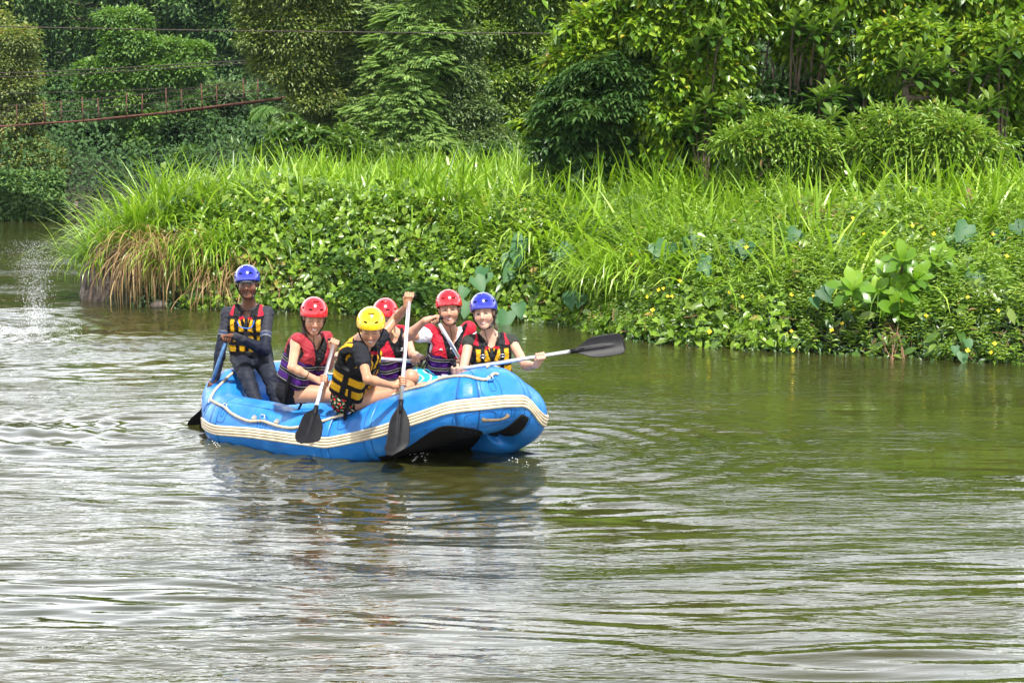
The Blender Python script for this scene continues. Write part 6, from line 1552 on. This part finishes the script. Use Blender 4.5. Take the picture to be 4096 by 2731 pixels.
Cc = person('C', "paddler half hidden behind the yellow helmeted woman with red helmet and blond hair", dict(
    skin=FAIR2, fem=True, smile='closed', lids=.5, brow=(.20, .12, .06), hairc=(.30, .19, .09),
    pelvis=(1578, 1540, 15.90), neck=(1562, 1330, 15.76), head=(1540, 1268, 15.62), sh=((1506, 1350, 15.66), (1622, 1342, 15.80)), look=(-8, 14, 3),
    arms=[dict(pad='C', f=.60, wr=(1376, 1404), el=(1450, 1420), side=1, thumb=1, dy=.03), dict(pad='C', f=.03, wr=(1686, 1434), el=(1650, 1420), side=-1, thumb=-1, dy=.05)],
    legs=[dict(kn=(1556, 1560, 15.47), an=(1560, 1660, 15.5)), dict(kn=(1606, 1562, 15.47), an=(1610, 1660, 15.5))],
    pants=dict(name="shorts", up=.5, loose=.01, col=(.02, .02, .03)), jacket='rp', helmet='red', words=[(.075, .385, "ZEBEC", .038, -.0)],
    hair=('blond', [([(.078, -.01, .0), (.076, .0, -.06), (.07, .03, -.12), (.10, .05, -.15)], .011), ([(-.078, -.01, .0), (-.076, .0, -.06), (-.07, .02, -.13)], .012), ([(0, -.07, -.03), (0, -.06, -.12)], .04)]), cord=True))
D = person('D', "smiling man in a red helmet, white shirt and red and purple life jacket", dict(
    skin=FAIR, smile='open', lids=.5, brow=(.16, .08, .04), hairc=(.14, .07, .035), iris=(.06, .07, .08),
    pelvis=(1776, 1536, 15.50), neck=(1800, 1340, 15.42), head=(1796, 1235, 15.30), sh=((1718, 1336, 15.36), (1872, 1326, 15.44)), look=(2, 1, -3),
    arms=[dict(pad='D', f=0, grip=True, go=-.022, wr=(1708, 1282), el=(1630, 1346), side=-1, thumb=1, dy=-.02), dict(pad='D', f=.45, wr=(1880, 1470), el=(1898, 1420), side=1, thumb=-1, dy=.02)],
    legs=[dict(kn=(1642, 1508, 15.12), an=(1600, 1640, 15.2)), dict(kn=(1690, 1560, 15.0), an=(1660, 1640, 15.2))],
    shirt=dict(up=.48, loose=.011, col=(.74, .74, .80)), pants=dict(name="board_shorts", up=.72, loose=.022, col=(.05, .38, .55), paint=surf_shorts), jacket='rp', helmet='red', cord=True,
    words=[(-.098, .405, "AL", .026, -.1), (.108, .365, "Z", .050, .0)],
    straps=[([(-.17, .06, .28), (-.22, .08, .20), (-.235, .06, .12), (-.21, .05, .05)], 's')]))
E_ = person('E', "smiling woman in a blue helmet holding her paddle level at the bow", dict(
    skin=FAIR2, fem=True, smile='open', lids=.25, brow=(.10, .055, .035), hairc=(.10, .06, .035), iris=(.03, .03, .035),
    pelvis=(1958, 1556, 14.98), neck=(1960, 1350, 14.90), head=(1936, 1249, 14.80), sh=((1876, 1368, 14.86), (2046, 1364, 14.92)), look=(-9, 2, -7),
    arms=[dict(pad='E', f=0, grip=True, wr=(1836, 1494), el=(1852, 1478), side=-1, thumb=1, dy=.04), dict(pad='E', f=.50, wr=(2148, 1456), el=(2102, 1462), side=-1, thumb=-1, dy=.02)],
    legs=[dict(kn=(1880, 1595, 14.8), an=(1760, 1640, 15.1)), dict(kn=(1915, 1600, 15.1), an=(1800, 1640, 15.25))],
    shirt=dict(up=.10, loose=.0, col=(.035, .040, .034)), pants=dict(name="shorts", up=.6, loose=.01, col=(.02, .02, .03)), jacket='yb', helmet='blue', cord=True,
    hair=('brown', [([(.078, -.01, .0), (.078, -.01, -.05), (.066, .0, -.09)], .012), ([(-.078, -.01, .01), (-.076, .0, -.04), (-.07, .0, -.09)], .009), ([(.05, -.06, -.03), (.062, -.05, -.10), (.075, -.04, -.15)], .012)]),
    straps=[([(.0, .17, .29), (-.03, .185, .24), (-.02, .18, .19), (.0, .165, .22)], 'f')]))
# silver rings on her shoulder straps
for q in (-1, 1):
    T = E_['T']; a = np.linspace(0, 2 * pi, 16, endpoint=False)
    part("strap_ring", *tube(np.array([T(q * .082 + .021 * math.cos(x), .152, .375 + .014 * math.sin(x)) for x in a]), .0035, 6, closed=True), M_steel, E_['jk'])
part("bracelet", *tube(np.array([A['arms'][0][2] * .7 + A['arms'][0][1] * .3 + (unit(np.cross(A['arms'][0][2] - A['arms'][0][1], ZUP)) * math.cos(x) + unit(np.cross(np.cross(A['arms'][0][2] - A['arms'][0][1], ZUP), A['arms'][0][2] - A['arms'][0][1])) * math.sin(x)) * .033 for x in np.linspace(0, 2 * pi, 20, endpoint=False)]), .003, 6, closed=True), M_web, A['root'])

# ================================================================ WATER SPRAY
spr = np.random.default_rng(5)
def octa(c, r):
    o = np.array([(1, 0, 0), (-1, 0, 0), (0, 1, 0), (0, -1, 0), (0, 0, 1), (0, 0, -1)], float); return c + o * r
OF = [[0, 2, 4], [2, 1, 4], [1, 3, 4], [3, 0, 4], [2, 0, 5], [1, 2, 5], [3, 1, 5], [0, 3, 5]]
M_drop, nt, b, o = new_mat("white_water"); b.inputs["Base Color"].default_value = (.9, .93, .95, 1); b.inputs["Roughness"].default_value = .2; b.inputs["Transmission Weight"].default_value = .25; b.inputs["IOR"].default_value = 1.33
def drops(name, label, pts, rad):
    n = len(pts); V = np.concatenate([octa(p, r * np.array([1, 1, 1.2])) for p, r in zip(pts, rad)]); Q = (np.array(OF)[None] + (np.arange(n) * 6)[:, None, None]).reshape(-1, 3)
    return tag(mesh_obj(name, V, Q, M_drop, offset=np.mean(pts, 0)), label, "splash", None, "stuff")
pts, rad = [], []
for k in range(2600):
    t = spr.random() ** .8; h = 1.30 * t; p = atZ(145, 1345, 0) + [spr.normal(.0, .05 + .13 * t) + .0 * t, spr.normal(0, .12), h + spr.normal(0, .02)]
    pts.append(p); rad.append(spr.uniform(.0018, .0052) * (1.25 - .6 * t))
for k in range(900):
    p = atZ(spr.uniform(-20, 330), spr.uniform(1330, 1370), 0) + [0, 0, abs(spr.normal(0, .10))]; pts.append(p); rad.append(spr.uniform(.0015, .005))
drops("water_spray", "white spray of droplets rising from the river at the left", pts, rad)
pts, rad = [], []
for u, v, n, h in ((1660, 1846, 10, .05), (1700, 1848, 8, .04), (1580, 1836, 8, .03), (2060, 1856, 9, .03), (2110, 1870, 8, .03), (1250, 1830, 8, .04), (860, 1790, 10, .03), (2160, 1775, 12, .03)):
    for k in range(n): pts.append(atZ(u + spr.normal(0, 12), v + spr.normal(0, 3), 0) + [0, 0, abs(spr.normal(0, h)) + .004]); rad.append(spr.uniform(.002, .006))
drops("paddle_drips", "small drips and splashes beside the raft", pts, rad)

# ================================================================ HAZE (humid river air)
hz = bpy.data.materials.new("humid_air"); hz.use_nodes = True; nt = hz.node_tree; nt.nodes.clear()
o = nt.nodes.new("ShaderNodeOutputMaterial"); pv = nt.nodes.new("ShaderNodeVolumePrincipled")
pv.inputs["Color"].default_value = (.62, .82, 1, 1); pv.inputs["Density"].default_value = .00014; pv.inputs["Anisotropy"].default_value = .2
nt.links.new(pv.outputs[0], o.inputs["Volume"])
lo, hi = np.array([-275, -70, -3.]), np.array([275, 335, 62.])
V = np.array([[(lo, hi)[i][0], (lo, hi)[j][1], (lo, hi)[k][2]] for i in (0, 1) for j in (0, 1) for k in (0, 1)])
HZ = mesh_obj("haze", V, [[0, 1, 3, 2], [4, 6, 7, 5], [0, 4, 5, 1], [2, 3, 7, 6], [0, 2, 6, 4], [1, 5, 7, 3]], hz, smooth=False)
tag(HZ, "thin humid haze over the river valley", None, None, "stuff")
